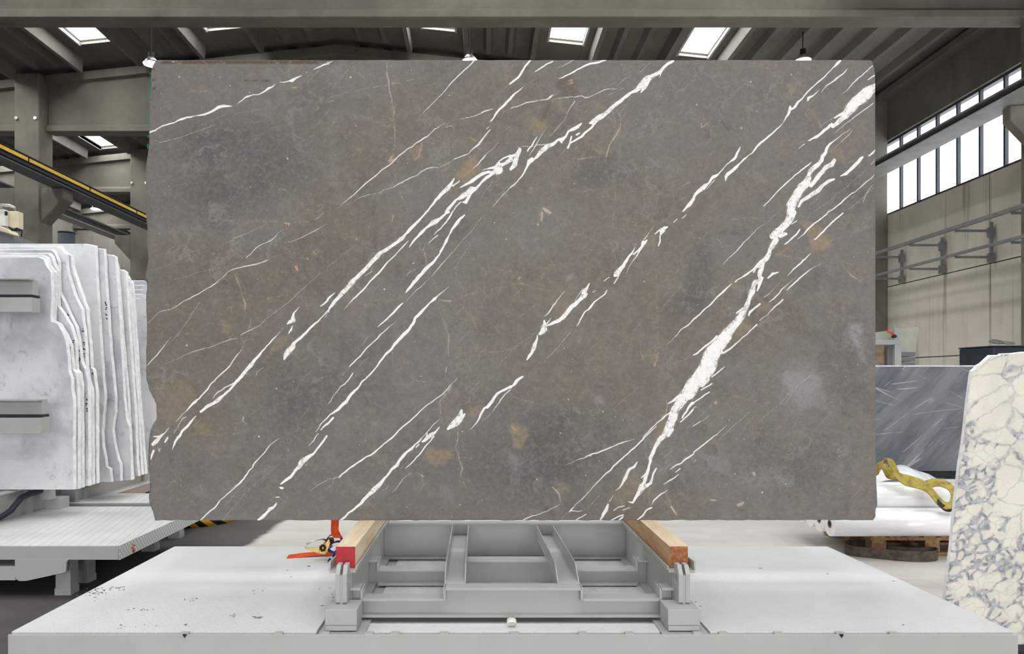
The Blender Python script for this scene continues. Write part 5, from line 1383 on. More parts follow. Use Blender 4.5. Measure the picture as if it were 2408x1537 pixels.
def attr(name, chans):
    a = me.attributes.new(name, 'FLOAT_COLOR', 'POINT'); d = np.zeros((len(allv), 4), np.float32)
    for i, c in enumerate(chans): d[:nv, i] = c.ravel(); d[nv:nv+nl, i] = c.ravel()[loop]; d[nv+nl:, i] = c.ravel()[loop]
    a.data.foreach_set('color', d.ravel())
attr('vein_a', (Wd, Wa, np.minimum(Wr, 60), Pt)); attr('vein_b', (Gd, Ga, Gc, Pl)); attr('vein_c', (Dd, Da, Pd, strip_)); attr('tone', (brown, grey, lite, lite*0))
me.update(calc_edges=True); me.validate()
def slab_mat():
    t = NT('grey_brown_marble'); V = t.co('World')
    def at(n):
        a = t.n('ShaderNodeAttribute', attribute_name=n); s = t.n('ShaderNodeSeparateColor'); t.set(s.inputs[0], a.outputs['Color'])
        return s.outputs[0], s.outputs[1], s.outputs[2], a.outputs['Alpha']
    wd, wa, wr, pt = at('vein_a'); gd, ga, gc, plt_ = at('vein_b'); dd, da, pd, stp = at('vein_c'); br, gr, li, _ = at('tone')
    big = t.noise(V, 2.6, 4, .55); med = t.noise(V, 9, 5, .6); fine = t.noise(V, 160, 3, .7); f2 = t.noise(V, 55, 5, .7)
    A_, B_, G_ = sl(140, 133, 129), sl(136, 127, 118), sl(127, 123, 121)
    col = t.mix(t.ramp(t.math('ADD', br, t.math('MULTIPLY', t.math('SUBTRACT', big, .5), 1.6)), .1, .9), A_, B_)
    col = t.mix(t.ramp(t.math('ADD', gr, t.math('MULTIPLY', t.math('SUBTRACT', med, .5), .55)), .15, 1.1, 0, .9), col, sl(112, 110, 109))
    cl = t.ramp(t.noise(V, 7.5, 8, .68, .3), .5, .78, 0, .5)
    col = t.mix(cl, col, sl(162, 158, 154))
    dk = t.ramp(t.noise(t.co('World', loc=(9, 3, 4)), 6.2, 8, .66), .5, .74, 0, .5)
    col = t.mix(dk, col, sl(104, 98, 94))
    col = t.mix(t.math('MULTIPLY', t.ramp(t.math('MULTIPLY', li, t.math('MULTIPLY', t.ramp(f2, .3, .65, .4, 1.3), t.ramp(med, .35, .6, .3, 1.2))), .05, 1), .55), col, sl(172, 168, 165))
    col = t.mix(t.math('MULTIPLY', t.ramp(f2, .42, .66), .42), col, sl(158, 149, 138))
    col = t.mix(t.ramp(fine, .48, .72, 0, .42), col, sl(98, 89, 80))
    wis = t.noise(t.vadd(V, t.noise(V, 5, 4, .6, col=True), .16), 5.5, 5, .6)
    wl_ = t.math('MULTIPLY', t.ramp(t.math('ABSOLUTE', t.math('SUBTRACT', wis, .5)), 0, .03, 1, 0), t.ramp(t.noise(V, 3.3, 3), .48, .66, 0, .5))
    col = t.mix(wl_, col, sl(170, 164, 158))
    mot = t.ramp(t.noise(V, 24, 6, .72), .52, .72, 0, .38); col = t.mix(mot, col, sl(166, 158, 148))
    mo2 = t.ramp(t.noise(t.co('World', loc=(5, 5, 8)), 20, 6, .72), .55, .75, 0, .4); col = t.mix(mo2, col, sl(98, 92, 86))
    # tan and pale patches
    col = t.mix(t.math('MULTIPLY', t.math('MULTIPLY', pt, 1.25), t.ramp(f2, .3, .62, .35, 1.0)), col, sl(184, 164, 128))
    col = t.mix(t.math('MULTIPLY', plt_, t.ramp(f2, .3, .7, .5, 1)), col, sl(190, 192, 196))
    col = t.mix(pd, col, sl(108, 94, 78))
    # the finest gold crackle
    vd = t.vadd(V, t.noise(V, 12, 4, .6, col=True), .09)
    e1 = t.vor(vd, 11, 'DISTANCE_TO_EDGE'); e2 = t.vor(vd, 30, 'DISTANCE_TO_EDGE')
    c1 = t.math('MULTIPLY', t.ramp(e1, 0, .016, 1, 0), t.ramp(t.noise(V, 6, 3), .5, .66))
    c2 = t.math('MULTIPLY', t.ramp(e2, 0, .04, 1, 0), t.ramp(t.noise(t.co('World', loc=(2, 7, 1)), 5, 3), .56, .7))
    col = t.mix(t.math('MULTIPLY', t.math('MAXIMUM', c1, c2), .42), col, sl(186, 158, 116))
    hs = t.n('ShaderNodeVectorMath', operation='SCALE'); t.set(hs.inputs[0], col); hs.inputs[3].default_value = .72; col = hs.outputs[0]
    # gold / cream veins
    gm = t.math('MULTIPLY', t.ramp(t.math('ADD', gd, t.math('MULTIPLY', t.math('SUBTRACT', f2, .5), 1.6)), -.55, .35), ga)
    gcol = t.mix(gc, sl(188, 158, 112), sl(204, 190, 168))
    halo = t.math('MULTIPLY', t.math('MULTIPLY', t.ramp(gd, -7, 1.0), t.math('MULTIPLY', ga, ga)), t.ramp(f2, .35, .65, .03, .2))
    col = t.mix(halo, col, gcol); col = t.mix(t.math('MULTIPLY', gm, .9), col, gcol)
    dm = t.math('MULTIPLY', t.ramp(t.math('ADD', dd, t.math('MULTIPLY', t.math('SUBTRACT', f2, .5), 16)), -1.5, 1.5), t.math('MULTIPLY', da, .7))
    col = t.mix(dm, col, sl(84, 76, 68))
    # white veins with ragged, brecciated margins
    rag = t.noise(t.co('World', (1, 1, 1)), 210, 5, .75); rg2 = t.noise(V, 70, 4, .6)
    amp = t.ramp(wr, .6, 24, .9, 13, smooth=False)
    s = t.math('ADD', wd, t.math('MULTIPLY', t.math('SUBTRACT', t.math('ADD', t.math('MULTIPLY', rag, .5), t.math('MULTIPLY', rg2, .5)), .5), amp))
    wm = t.math('MULTIPLY', t.ramp(s, -.75, .55), wa)
    # big veins hold islands of host rock
    isl = t.math('MULTIPLY', t.ramp(t.math('ADD', t.math('MULTIPLY', rag, .6), t.math('MULTIPLY', rg2, .4)), .505, .56, 0, .85), t.math('MULTIPLY', t.ramp(wr, 6, 12), t.ramp(wd, 1.5, 9, 1, 0)))
    wm = t.math('MULTIPLY', wm, t.math('SUBTRACT', 1.0, isl))
    edge = t.math('MULTIPLY', t.ramp(wd, -6, 0), t.ramp(wr, 6, 16, 0, .45))
    col = t.mix(t.math('MULTIPLY', edge, t.ramp(f2, .4, .65)), col, sl(186, 162, 126))
    wcol = t.mix(t.ramp(rg2, .45, .75), sl(246, 243, 240), sl(230, 227, 225))
    col = t.mix(wm, col, wcol)
    # tiny white specks
    vs = t.vor(V, 26, 'F1', 1); sp = t.math('MULTIPLY', t.ramp(vs, .04, .075, 1, 0), t.ramp(t.noise(V, 4, 2), .54, .62))
    col = t.mix(t.math('MULTIPLY', sp, .45), col, sl(205, 203, 200))
    col = t.mix(t.math('MULTIPLY', stp, t.ramp(t.noise(V, 40, 4), .34, .5)), col, sl(98, 84, 72))
    return t.out(col, .5, .12)
def side_mat():
    t = NT('broken_slab_edge'); v_ = t.co('World'); n = t.noise(v_, 60, 5, .7)
    t.bump(n, .003, .8)
    return t.out(t.mix(t.ramp(n, .35, .7), sl(104, 110, 108), sl(138, 146, 148)), .6, .3)
me.materials.append(slab_mat()); me.materials.append(side_mat())
so = bpy.data.objects.new('stone_slab', me); COL.objects.link(so)
tag(so, 'huge polished grey-brown marble slab with diagonal white veins, standing upright', 'marble slab', kind='thing')
so['_base'] = (0, 0, 0)
# fibre mesh backing that sticks out on the upper left edge
mb = MB(); r_ = random.Random(3)
for (ya, yb) in ((171, 176), (187, 233), (236, 239), (258, 267), (272, 299), (318, 324), (339, 349)):
    y = ya
    while y < yb:
        w_ = r_.uniform(1.2, 4.5)
        lxp = float(np.interp(y, [p[0] for p in LEFT], [p[1] for p in LEFT]))
        mb.box(wx(lxp-w_-1, 3.06), wx(lxp+3, 3.06), 3.0585, 3.0593, wz(y+.8, 3.06), wz(y, 3.06))
        y += 2.3
    for k_ in (1.5, 3.2):
        lxp = float(np.interp((ya+yb)/2, [p[0] for p in LEFT], [p[1] for p in LEFT]))
        mb.box(wx(lxp-k_-.6, 3.06), wx(lxp-k_, 3.06), 3.0583, 3.0591, wz(yb, 3.06), wz(ya, 3.06))
mo = mb.build('mesh_backing', M['meshgreen'], so); tag(mo, 'green fibre mesh threads at the broken edge')
# ================================================================== LEFT PLATFORMS, CRADLES
def left_platform(name, label, Ya, Yb, gusset, legs, notch=None):
    t = thing(name, label, 'platform', (-1.85, Ya, 0))
    xr = -1.80 if notch is None else -2.05; yn = Yb if notch is None else notch[1]; xn = xr if notch is None else notch[0]
    L_ = lambda e: [(-6.0, Ya+e), (xr-e, Ya+e), (xr-e, yn-e), (xn-e, yn-e), (xn-e, Yb-e), (-6.0, Yb-e)] if notch else [(-6.0, Ya+e), (xr-e, Ya+e), (xr-e, Yb-e), (-6.0, Yb-e)]
    MB().prism(L_(.003), 'z', PT-.07, PT-.006).build('platform_frame', M['steel'], t, bevel=.002)
    MB().prism(L_(0), 'z', PT-.006, PT).build('deck_plate', M['lined'], t, bevel=.001)
    s = MB().box(xr-.003, xr+.001, Ya, yn, PT-.072, PT-.001).build('edge_tread', M['net'], t); tag(s, 'diamond net pattern edge strip')
    MB().box(-6.0, xr-.004, Ya-.004, Ya+.003, PT-.07, PT-.003).build('front_skirt', M['steel'], t, bevel=.001)
    if gusset:
        Yg = Ya-.002; P = lambda x, y: (wx(x, Yg), wz(y, Yg))
        pts = [P(36, 1313), P(36, 1352), P(39, 1361), P(46, 1365), P(62, 1365), P(150, 1346), P(156, 1343), P(157, 1322), P(160, 1317), P(168, 1313)]
        MB().prism(pts, 'y', Yg-.004, Yg+.01).build('gusset_plate', M['steel'], t, bevel=.001)
        MB().box(-3.2, wx(36, Yg), Yg, Yg+.3, wz(1364, Yg), wz(1331, Yg)).build('foot_beam', M['steel'], t, bevel=.001)
        MB().box(wx(283, 3.66)-.003, wx(293, 3.66), 3.6, 3.605, .2, .201)
    for (xa, ya) in legs:
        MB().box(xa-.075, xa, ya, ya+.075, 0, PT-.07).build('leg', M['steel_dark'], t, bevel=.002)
        MB().box(xa-.078, xa+.003, ya-.003, ya+.078, 0, .035).build('leg_collar', M['steel_dark'], t)
    return t
lp = left_platform('steel_platform', 'grey steel platform with lined deck and diamond edge at left', 3.668, 4.80, True,
              [(-2.07, 3.715), (-2.10, 3.94), (-2.07, 4.66), (-4.5, 3.8), (-4.5, 4.6)])
mk = MB()
r_ = random.Random(5)
for k in range(9):
    z = .19+.05*k/9+r_.uniform(-.004, .004); y = 3.80+r_.uniform(-.012, .012)
    mk.box(-1.799, -1.7975, y, y+r_.uniform(.006, .022), z, z+.007)
tag(mk.build('paint_mark', M['orange'], lp), 'splash of orange red paint on the edge', kind='stuff')
left_platform('steel_platform', 'second grey steel platform behind the left one, under the rear white slabs', 4.95, 6.3, False,
              [(-2.07, 5.05), (-2.75, 6.1), (-4.5, 5.1), (-4.5, 6.1)], (-2.66, 5.36))
def left_cradle(label, Ya, Yb, xi, zt):
    t = thing('steel_cradle', label, 'cradle', (xi, Ya, PT))
    MB().box(xi-.05, xi, Ya, Yb, zt-.01, zt).build('top_flange', M['steel'], t, bevel=.001)
    MB().box(xi-.03, xi-.022, Ya, Yb, PT+.008, zt-.01).build('side_web', M['steel'], t)
    MB().box(xi-.06, xi+.01, Ya, Yb, PT, PT+.008).build('base_flange', M['steel'], t, bevel=.001)
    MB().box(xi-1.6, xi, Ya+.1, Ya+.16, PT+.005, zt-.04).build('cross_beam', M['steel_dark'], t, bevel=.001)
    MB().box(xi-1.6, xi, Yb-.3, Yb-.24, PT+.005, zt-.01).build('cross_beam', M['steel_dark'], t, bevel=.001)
    MB().box(xi-1.6, xi-1.55, Ya, Yb, PT+.003, zt).build('side_web', M['steel'], t)
    return t
c1 = left_cradle('grey steel cradle under the front pack of white slabs', 3.75, 4.80, -2.77, .425)
MB().box(-2.80, -2.68, 4.70, 4.80, PT, .33).build('stop_block', M['steel'], c1, bevel=.003)
MB().box(-2.765, -2.70, 4.62, 4.68, .33, .43).build('lug_plate', M['steel'], c1, bevel=.002)
c2 = left_cradle('grey steel cradle under the rear pack of white slabs', 4.97, 6.25, -2.72, .385)
MB().box(wx(146, 4.97), wx(181, 4.97), 4.955, 4.965, PT+.015, .36).build('stop_block', M['steel_dark'], c2, bevel=.003)
tb_ = thing('rubber_hose', 'dark hose lying under the front pack of white slabs', 'hose', (-3.1, 4.2, PT))
pts = [(wx(-60, 4.25), 4.25, PT+.03), (wx(0, 4.25), 4.25, PT+.03), (wx(25, 4.3), 4.3, PT+.06), (wx(50, 4.4), 4.4, PT+.12), (wx(72, 4.5), 4.5, PT+.13), (wx(90, 4.6), 4.65, PT+.13)]
MB().tube(pts, .018, 10).build('hose', M['navy'], tb_, smooth=True)

# ================================================================== WHITE SLABS
SC2 = 2.402
def white_slab(label, Y, top, bot, prof, mat, th=.022, grp=None, xl=-3.9, lean=0.0, marks=()):
    """prof: right outline in pixels of the zoomed crop, from top to bottom"""
    t = thing('marble_slab', label, 'marble slab', (wx(prof[-1][0]/SC2, Y), Y, wz(bot, Y)), grp)
    P = [(wx(x/SC2, Y), wz(560+y/SC2, Y)) for x, y in prof]
    # finer, slightly chipped edge
    Q = []; rr = random.Random(hash(label) % 999 if False else int(Y*1000))
    for (a, b), (c, d) in zip(P, P[1:]):
        n = max(1, int(math.hypot(c-a, d-b)/.035))
        for k in range(n): Q.append((a+(c-a)*k/n+rr.uniform(-.0018, .0018), b+(d-b)*k/n))
    Q.append(P[-1]); Q[-1] = (Q[-1][0], wz(bot, Y))
    poly = [(xl, wz(bot, Y)), (xl, wz(top, Y))]+[(Q[0][0], Q[0][1])]+Q[1:]
    n = len(poly); vs = [(x, Y, z) for x, z in poly]+[(x-.002, Y+th, z) for x, z in poly]
    # shift the back face a little outwards on the right so that the sawn edge shows
    vs = vs[:n]+[(x+(.010 if i >= 2 else 0), y, z+(.006 if 1 <= i <= 3 else 0)) for i, (x, y, z) in enumerate(vs[n:])]
    m = MB(); m.add(vs, [tuple(range(n))[::-1]] if False else [tuple(range(n))], 0)
    m.add(vs, [tuple(range(2*n-1, n-1, -1))], 1)
    m.add(vs, [(i, i+n, (i+1) % n+n, (i+1) % n) for i in range(n)], 1)
    o = m.build('slab_body', [mat, M['caredge']], t)
    bmm = o.data
    return t, Q
Y = 4.38
profs1 = [
 [(215,107),(245,120),(260,155),(285,190),(292,300),(285,470),(320,480),(350,530),(370,580),(385,700),(388,750),(402,790),(402,860),(412,900),(412,1417)],
 [(235,98),(262,112),(276,150),(303,190),(308,300),(300,465),(332,480),(370,540),(396,600),(410,740),(428,760),(438,820),(440,1415)],
 [(270,85),(290,105),(318,180),(324,380),(360,430),(398,490),(424,590),(430,740),(448,760),(458,830),(460,1408)],
 [(285,66),(306,80),(326,130),(332,300),(380,400),(428,500),(446,600),(460,700),(478,740),(490,790),(498,860),(500,1396)],
 [(320,48),(342,60),(368,90),(382,200),(420,320),(460,400),(482,590),(490,740),(500,800),(515,850),(520,1388)],
 [(338,42),(352,70),(400,100),(404,150),(440,260),(488,400),(504,590),(512,730),(525,740),(532,800),(542,860),(545,1382)]]
labs1 = ['front white marble slab of the left stack, behind the two steel arms', 'second white slab of the front left stack, narrow strip showing',
  'third white slab of the front left stack', 'fourth white slab of the front left stack, black marks on its edge',
  'fifth white slab of the front left stack', 'rearmost white slab of the front left stack with wavy edge']
tops1 = [604.5, 599, 593, 587, 580, 575]; bots1 = [1150.5, 1149, 1146, 1142, 1139, 1136]
inks = []
for k in range(6):
    Yk = 4.38+.046*k
    t_, Q = white_slab(labs1[k], Yk, tops1[k], bots1[k], profs1[k], M[['car1', 'car2', 'car3'][k % 3]], grp='front stack of white marble slabs')
    inks.append((t_, Q, Yk))
def ink(t_, Q, Yk, ylist, dx=.004):
    for y in ylist:
        z = wz(560+y/SC2, Yk); j = min(range(len(Q)), key=lambda i: abs(Q[i][1]-z)); x = Q[j][0]
        m = MB(); rr = random.Random(int(y))
        for s in range(3):
            a = rr.uniform(-.006, .004); b = rr.uniform(-.01, .01)
            m.box(x-.012+a, x-.005+a, Yk-.0012, Yk-.0002, z+b, z+b+rr.uniform(.003, .009))
        m.build('ink_mark', M['lead'], t_)
for k, ys in ((1, (585, 628, 672)), (2, (588, 632, 675)), (3, (430, 480, 590, 640, 685, 910, 940, 970)), (4, (520, 600, 625, 665)), (5, (602, 720, 770))): ink(*inks[k], ys)
profs2 = [
 [(480,33),(535,45),(545,250),(570,650),(590,900),(575,1090),(580,1170),(600,1290),(620,1300),(627,1375)],
 [(530,58),(585,62),(600,300),(625,650),(650,900),(648,980),(632,1080),(650,1180),(665,1250),(677,1270),(680,1370)],
 [(580,92),(630,96),(650,104),(672,400),(682,600),(700,900),(712,1020),(730,1060),(738,1240),(740,1365)],
 [(620,130),(652,132),(662,165),(690,560),(712,800),(722,900),(735,1250),(747,1360)],
 [(660,178),(690,180),(710,190),(730,520),(750,800),(765,1000),(772,1240),(781,1342)],
 [(690,210),(716,212),(727,225),(752,600),(775,900),(790,1180),(800,1335)],
 [(710,238),(736,240),(744,250),(770,640),(790,960),(808,1190),(820,1330)]]
labs2 = ['tallest white marble slab at the front of the rear left stack', 'second white slab of the rear left stack', 'third white slab of the rear left stack, rounded corner',
  'fourth white slab of the rear left stack, thin sliver', 'fifth white slab of the rear left stack', 'sixth white slab of the rear left stack', 'last white slab of the rear left stack, nearest the brown slab']
tops2 = [573, 584, 598, 614, 634, 647, 659]; bots2 = [1132.5, 1130, 1128, 1126, 1119, 1116, 1114]
for k in range(7):
    Yk = 5.0+.052*k
    t_, Q = white_slab(labs2[k], Yk, tops2[k], bots2[k], profs2[k], M[['car2', 'car3', 'car1'][k % 3]], grp='rear stack of white marble slabs')
    if k == 1: ink(t_, Q, Yk, (370, 385, 400, 430, 460))
for k in range(5):
    Yk = 5.75+.05*k; top = 702-10.5*k
    prof = [(748+6*k, (top-560)*SC2), (880-8*k, (top-560)*SC2), (884-8*k, 700), (888-8*k, 980), (870-6*k, 1060), (845, 1180), (840, 1290)]
    white_slab('pale marble slab directly behind the brown slab edge, number %s from front' % ['one', 'two', 'three', 'four', 'five'][k], Yk, top, 1098, prof, M[['car1', 'car3', 'car2'][k % 3]], grp='third stack of white marble slabs', xl=wx(230, Yk))
# ---- steel arms across the slabs
t = thing('steel_clamp_frame', 'grey steel clamp with two channel arms across the left slabs', 'clamp', (-3.3, 4.25, PT))
def arm(x1, ya, yb, yc, yd, Yk=4.20):
    X0 = -3.3
    m = MB()
    m.box(X0, wx(x1, Yk), Yk, Yk+.05, wz(yb, Yk), wz(ya, Yk)+.004)
    m.build('arm_channel', M['steel'], t, bevel=.0015)
    MB().box(X0, wx(x1, Yk)+.003, Yk-.055, Yk, wz(ya, Yk)-.004, wz(ya, Yk)+.003).build('arm_flange', M['steel'], t)
    MB().box(X0, wx(x1, Yk)+.002, Yk-.02, Yk+.06, wz(yb, Yk)-.014, wz(yb, Yk)).build('arm_gap', M['dark'], t)
    MB().box(X0, wx(x1+4, Yk), Yk-.03, Yk+.05, wz(yd, Yk), wz(yc, Yk)).build('arm_channel', M['steel'], t, bevel=.0015)
    MB().box(X0, wx(x1+4, Yk)+.003, Yk-.055, Yk, wz(yd, Yk)-.003, wz(yd, Yk)+.004).build('arm_flange', M['steel'], t)
arm(78, 658, 693, 700, 734); arm(100, 940, 974, 981, 1015)
MB().box(-3.36, -3.28, 4.15, 4.25, PT, 1.75).build('post', M['steel'], t, bevel=.003)
# ---- machine, drum and cabinet on the left
t = thing('gantry_machine', 'white and cream machine with cables above the left slabs', 'machine', (wx(20, 12), 12, 0))
B = lambda nm, mt, x0, x1, y0_, y1_, Y_, d=.6: MB().box(wx(x0, Y_), wx(x1, Y_), Y_, Y_+d, wz(y1_, Y_), wz(y0_, Y_)).build(nm, M[mt], t, bevel=.01)
B('motor_cover', 'machine', -20, 12, 492, 531, 12, .09); B('cream_cover', 'cream', 14, 42, 496, 536, 12.1, .15)
MB().prism([(wx(-30, 12), wz(518, 12)), (wx(46, 12), wz(549, 12)), (wx(50, 12), wz(557, 12)), (wx(-30, 12), wz(533, 12))], 'y', 11.7, 11.95).build('beam_cover', M['cream'], t)
MB().prism([(wx(-30, 12), wz(536, 12)), (wx(52, 12), wz(560, 12)), (wx(54, 12), wz(600, 12)), (wx(-30, 12), wz(600, 12))], 'y', 11.8, 12.3).build('bellows', M['rail'], t)
MB().box(wx(-30, 12), wx(52, 12), 12.0, 12.5, 0, wz(590, 12)).build('machine_column', M['rail'], t)
B('latch', 'dark', 10, 16, 496, 506, 11.97, .03)
for k in range(3):
    MB().tube([(wx(a, 11.9), 11.9, wz(b-2*k, 11.9)) for a, b in ((-20, 486), (5, 484), (22, 485), (34, 490), (36, 496))], .012, 6).build('cable', M['chrome'], t, smooth=True)
for k in range(3):
    MB().tube([(wx(20+k*4, 11.6), 11.6, wz(532+k*2, 11.6)), (wx(28+k*3, 11.6), 11.6, wz(542, 11.6)), (wx(40, 11.6), 11.6, wz(536+k*3, 11.6)), (wx(52, 11.6), 11.6, wz(541+k, 11.6)), (wx(50, 11.6), 11.6, wz(556, 11.6))], .01, 6).build('cable', M['dark'], t, smooth=True)
t = thing('storage_drum', 'dark navy drum top between column and white slabs', 'drum', (wx(147, 14), 14, 0))
MB().cyl((wx(147, 14), 14.14, 0), .148, wz(545, 14), 'z', 28).build('drum_body', M['navy'], t, smooth=True)
MB().cyl((wx(147, 14), 14.14, wz(545, 14)), .152, .02, 'z', 28).build('lid', M['dark'], t, smooth=True)
t = thing('machine_base', 'round orange machine base with yellow and black hazard stripes', 'machine base', (wx(452, 5.75), 5.75, 0))
MB().cyl((wx(452, 5.75), 5.75, 0), .37, .07, 'z', 48).build('hazard_skirt', M['hazard'], t, smooth=True)
MB().cyl((wx(452, 5.75), 5.75, .07), .365, .12, 'z', 48).build('turntable', M['orange_paint'], t, smooth=True)
MB().box(wx(470, 5.6), wx(492, 5.6), 5.36, 5.45, .075, .2).build('bracket', M['orange_paint'], t)

# ================================================================== STRAPS ON THE DECK
t = thing('ratchet_strap', 'orange ratchet strap hanging behind the slab beside the red-ended timber', 'strap', (wx(787, 3.45), 3.45, PT))
Yr = 3.42
P3 = lambda x, y, Y_=Yr: (wx(x, Y_), Y_, wz(y, Y_))
hw = .5*20/F*Yr
MB().ribbon([P3(788, 1190), P3(788, 1224), P3(787, 1245), P3(790, 1256), P3(795, 1264, 3.41)], [(hw*.9, 0, 0)]*3+[(hw*1.1, 0, 0)]*2, .003).build('webbing', M['orange'], t)
MB().ribbon([P3(797, 1303, 3.47), P3(760, 1300, 3.46), P3(715, 1304, 3.44), P3(676, 1309, 3.42)], (0.0, .022, 0.004), .003).build('webbing_tail', M['orange'], t)
MB().cyl((wx(776, Yr), Yr-.03, wz(1272, Yr)), .016, .05, 'y', 14).build('ratchet_spool', M['rust'], t, smooth=True)
MB().prism([P3(721, 1278)[::2], P3(727, 1281)[::2], P3(750, 1282)[::2], P3(766, 1276)[::2], P3(778, 1262)[::2], P3(781, 1272)[::2], P3(774, 1290)[::2], P3(768, 1298)[::2], P3(750, 1294)[::2], P3(735, 1289)[::2], P3(722, 1284)[::2]], 'y', Yr-.045, Yr-.040).build('ratchet_plate', M['brass'], t)
MB().prism([P3(760, 1276)[::2], P3(778, 1262)[::2], P3(781, 1272)[::2], P3(772, 1298)[::2], P3(760, 1290)[::2]], 'y', Yr+.0, Yr+.005).build('ratchet_plate', M['brass'], t)
MB().tube([P3(721, 1279, Yr-.04), P3(740, 1270, Yr-.03), P3(757, 1266, Yr-.02), P3(768, 1270, Yr)], .0045, 8).build('handle_bar', M['chrome'], t, smooth=True)
for k in range(7):
    rr = random.Random(k+20); a = k*.9
    MB().box(wx(764+5*math.cos(a), Yr)-.005, wx(764+5*math.cos(a), Yr)+.006, Yr-.052, Yr-.045, wz(1282+6*math.sin(a), Yr)-.005, wz(1282+6*math.sin(a), Yr)+.004).build('ratchet_tooth', M['rust'], t)
t = thing('webbing_sling', 'bunched purple and blue webbing sling beside the red-ended timber', 'strap', (wx(785, 3.4), 3.4, PT))
def loop3(cx, cy, rx_, ry_, Y_, a0, a1, w, n=12, tilt=.01):
    pts = [(wx(cx+rx_*math.cos(a0+(a1-a0)*i/n), Y_), Y_+tilt*i/n, wz(cy+ry_*math.sin(a0+(a1-a0)*i/n), Y_)) for i in range(n+1)]
    return MB().ribbon(pts, (0, w, 0), .003)
loop3(786, 1270, 17, 14, 3.46, math.pi*.9, math.pi*2.05, .02).build('purple_fold', M['purple'], t)
loop3(795, 1285, 18, 12, 3.45, math.pi*1.0, math.pi*2.1, .018).build('purple_fold', M['purple'], t)
loop3(792, 1292, 20, 8, 3.36, math.pi*.1, math.pi*1.3, .02).build('blue_fold', M['blue'], t)
loop3(796, 1304, 12, 12, 3.30, math.pi*.5, math.pi*1.5, .02).build('purple_fold', M['purple'], t)
loop3(788, 1316, 16, 3, 3.33, math.pi*.0, math.pi*1.1, .022).build('blue_fold', M['blue'], t)
# ---- small litter on the decks
t = thing('paper_curl', 'small curl of cream paper on the deck edge before the cradle', 'paper curl', (wx(1203, 2.49), 2.49, PT))
pts = []
for i in range(15):
    a = math.pi*(-.25+1.45*i/14); pts.append((wx(1203, 2.47)+.0155*math.cos(a), 2.46+.004*math.cos(a*2), PT+.0125+.0115*math.sin(a)))
MB().ribbon(pts, (0, .013, .004), .0012).build('curl', M['paper'], t, smooth=True)
def debris(name, label, spots, mat, s=1.0):
    m = MB(); rr = random.Random(len(spots))
    for (px, py, w_, h_) in spots:
        Y_ = .82*F/(py-CY); X_ = wx(px, Y_); a = rr.uniform(-.5, .5); L = w_/F*Y_/2*s; T = .0013*s*h_
        c, s_ = math.cos(a), math.sin(a)
        pts = [(X_-L*c, Y_-L*s_), (X_-L*s_*.2, Y_+T), (X_+L*c, Y_+L*s_), (X_+L*s_*.1, Y_-T)]
        m.prism(pts, 'z', PT, PT+.0022)
    o = m.build(name, mat); tag(o, label, 'debris', kind='stuff'); return o
rr = random.Random(4)
sp = [(rr.gauss(222, 20), rr.gauss(1392, 6), rr.uniform(1.5, 6), rr.uniform(.3, .9)) for _ in range(40)]+[(rr.gauss(275, 12), rr.gauss(1383, 3), rr.uniform(2, 7), .6) for _ in range(12)]
debris('leaf_debris', 'scatter of dry dark crumbs on the left edge of the front deck', sp, M['debris'])
sp = [(rr.gauss(x, w_), rr.gauss(y, 2.5), rr.uniform(1.5, 5), rr.uniform(.3, .7)) for x, y, w_, n in ((330, 1432, 16, 10), (460, 1410, 12, 8), (545, 1448, 10, 6), (605, 1391, 10, 5), (440, 1467, 5, 3), (300, 1472, 30, 10)) for _ in range(n)]
debris('dirt_flecks', 'faint dark dirt flecks over the left half of the front deck', sp, M['debris'])
debris('twig', 'small dry twig on the front deck left of the cradle', [(606, 1453, 20, 1), (612, 1451, 12, 1), (598, 1450, 10, .8)], M['debris'], 1)
debris('bark_chip', 'tiny dark chip on the front deck near the orange strap', [(726, 1331, 9, 2)], M['lead'])
debris('deck_specks', 'few tiny dark specks beside the left stop block', [(676, 1341, 4, 1), (685, 1356, 4, 1), (751, 1385, 4, .8), (776, 1383, 6, .6), (758, 1424, 8, .8), (784, 1405, 4, .8), (781, 1397, 3, .7)], M['debris'])
debris('deck_crumbs', 'few tiny crumbs scattered over the right half of the deck', [(1647, 1425, 5, 1), (1636, 1415, 5, .8), (1946, 1349, 5, .8), (2101, 1366, 4, .8), (1788, 1336, 7, .5), (2124, 1469, 6, 1)], M['debris'])

# ================================================================== RIGHT SIDE
# breccia slab
Yq = 2.95
t = thing('marble_slab', 'cream breccia marble slab with grey network at the right edge', 'marble slab', (2.3, Yq, .03))
pp = [(2385, 1514), (2600, 1514), (2600, 826), (2408, 829), (2380, 832), (2355, 833), (2352, 836), (2330, 837), (2322, 844), (2309, 855), (2300, 861), (2293, 868), (2287, 873), (2284, 884), (2276, 945), (2270, 1000), (2264, 1047), (2257, 1095), (2251, 1140), (2246, 1190), (2241, 1238), (2236, 1290), (2231, 1335), (2228, 1360), (2225, 1385), (2221, 1440), (2217, 1514)]
rr = random.Random(8)
poly = [(wx(x+rr.uniform(-.7, .7), Yq), wz(y+rr.uniform(-.6, .6), Yq)) for x, y in pp]
m = MB(); n = len(poly)
vs = [(x, Yq, z) for x, z in poly]+[(x-.002, Yq+.014, z+.004) for x, z in poly]
m.add(vs, [tuple(range(n))], 0); m.add(vs, [tuple(range(2*n-1, n-1, -1))], 1); m.add(vs, [(i, i+n, (i+1) % n+n, (i+1) % n) for i in range(n)], 1)
m.build('slab_body', [M['arab'], M['caredge']], t)
t = thing('slab_batten', 'dark batten on the floor under the cream breccia slab', 'batten', (2.3, 2.95, 0))
MB().box(1.9, 2.7, 2.88, 3.08, 0, .025).build('batten', M['dark'], t, bevel=.003)
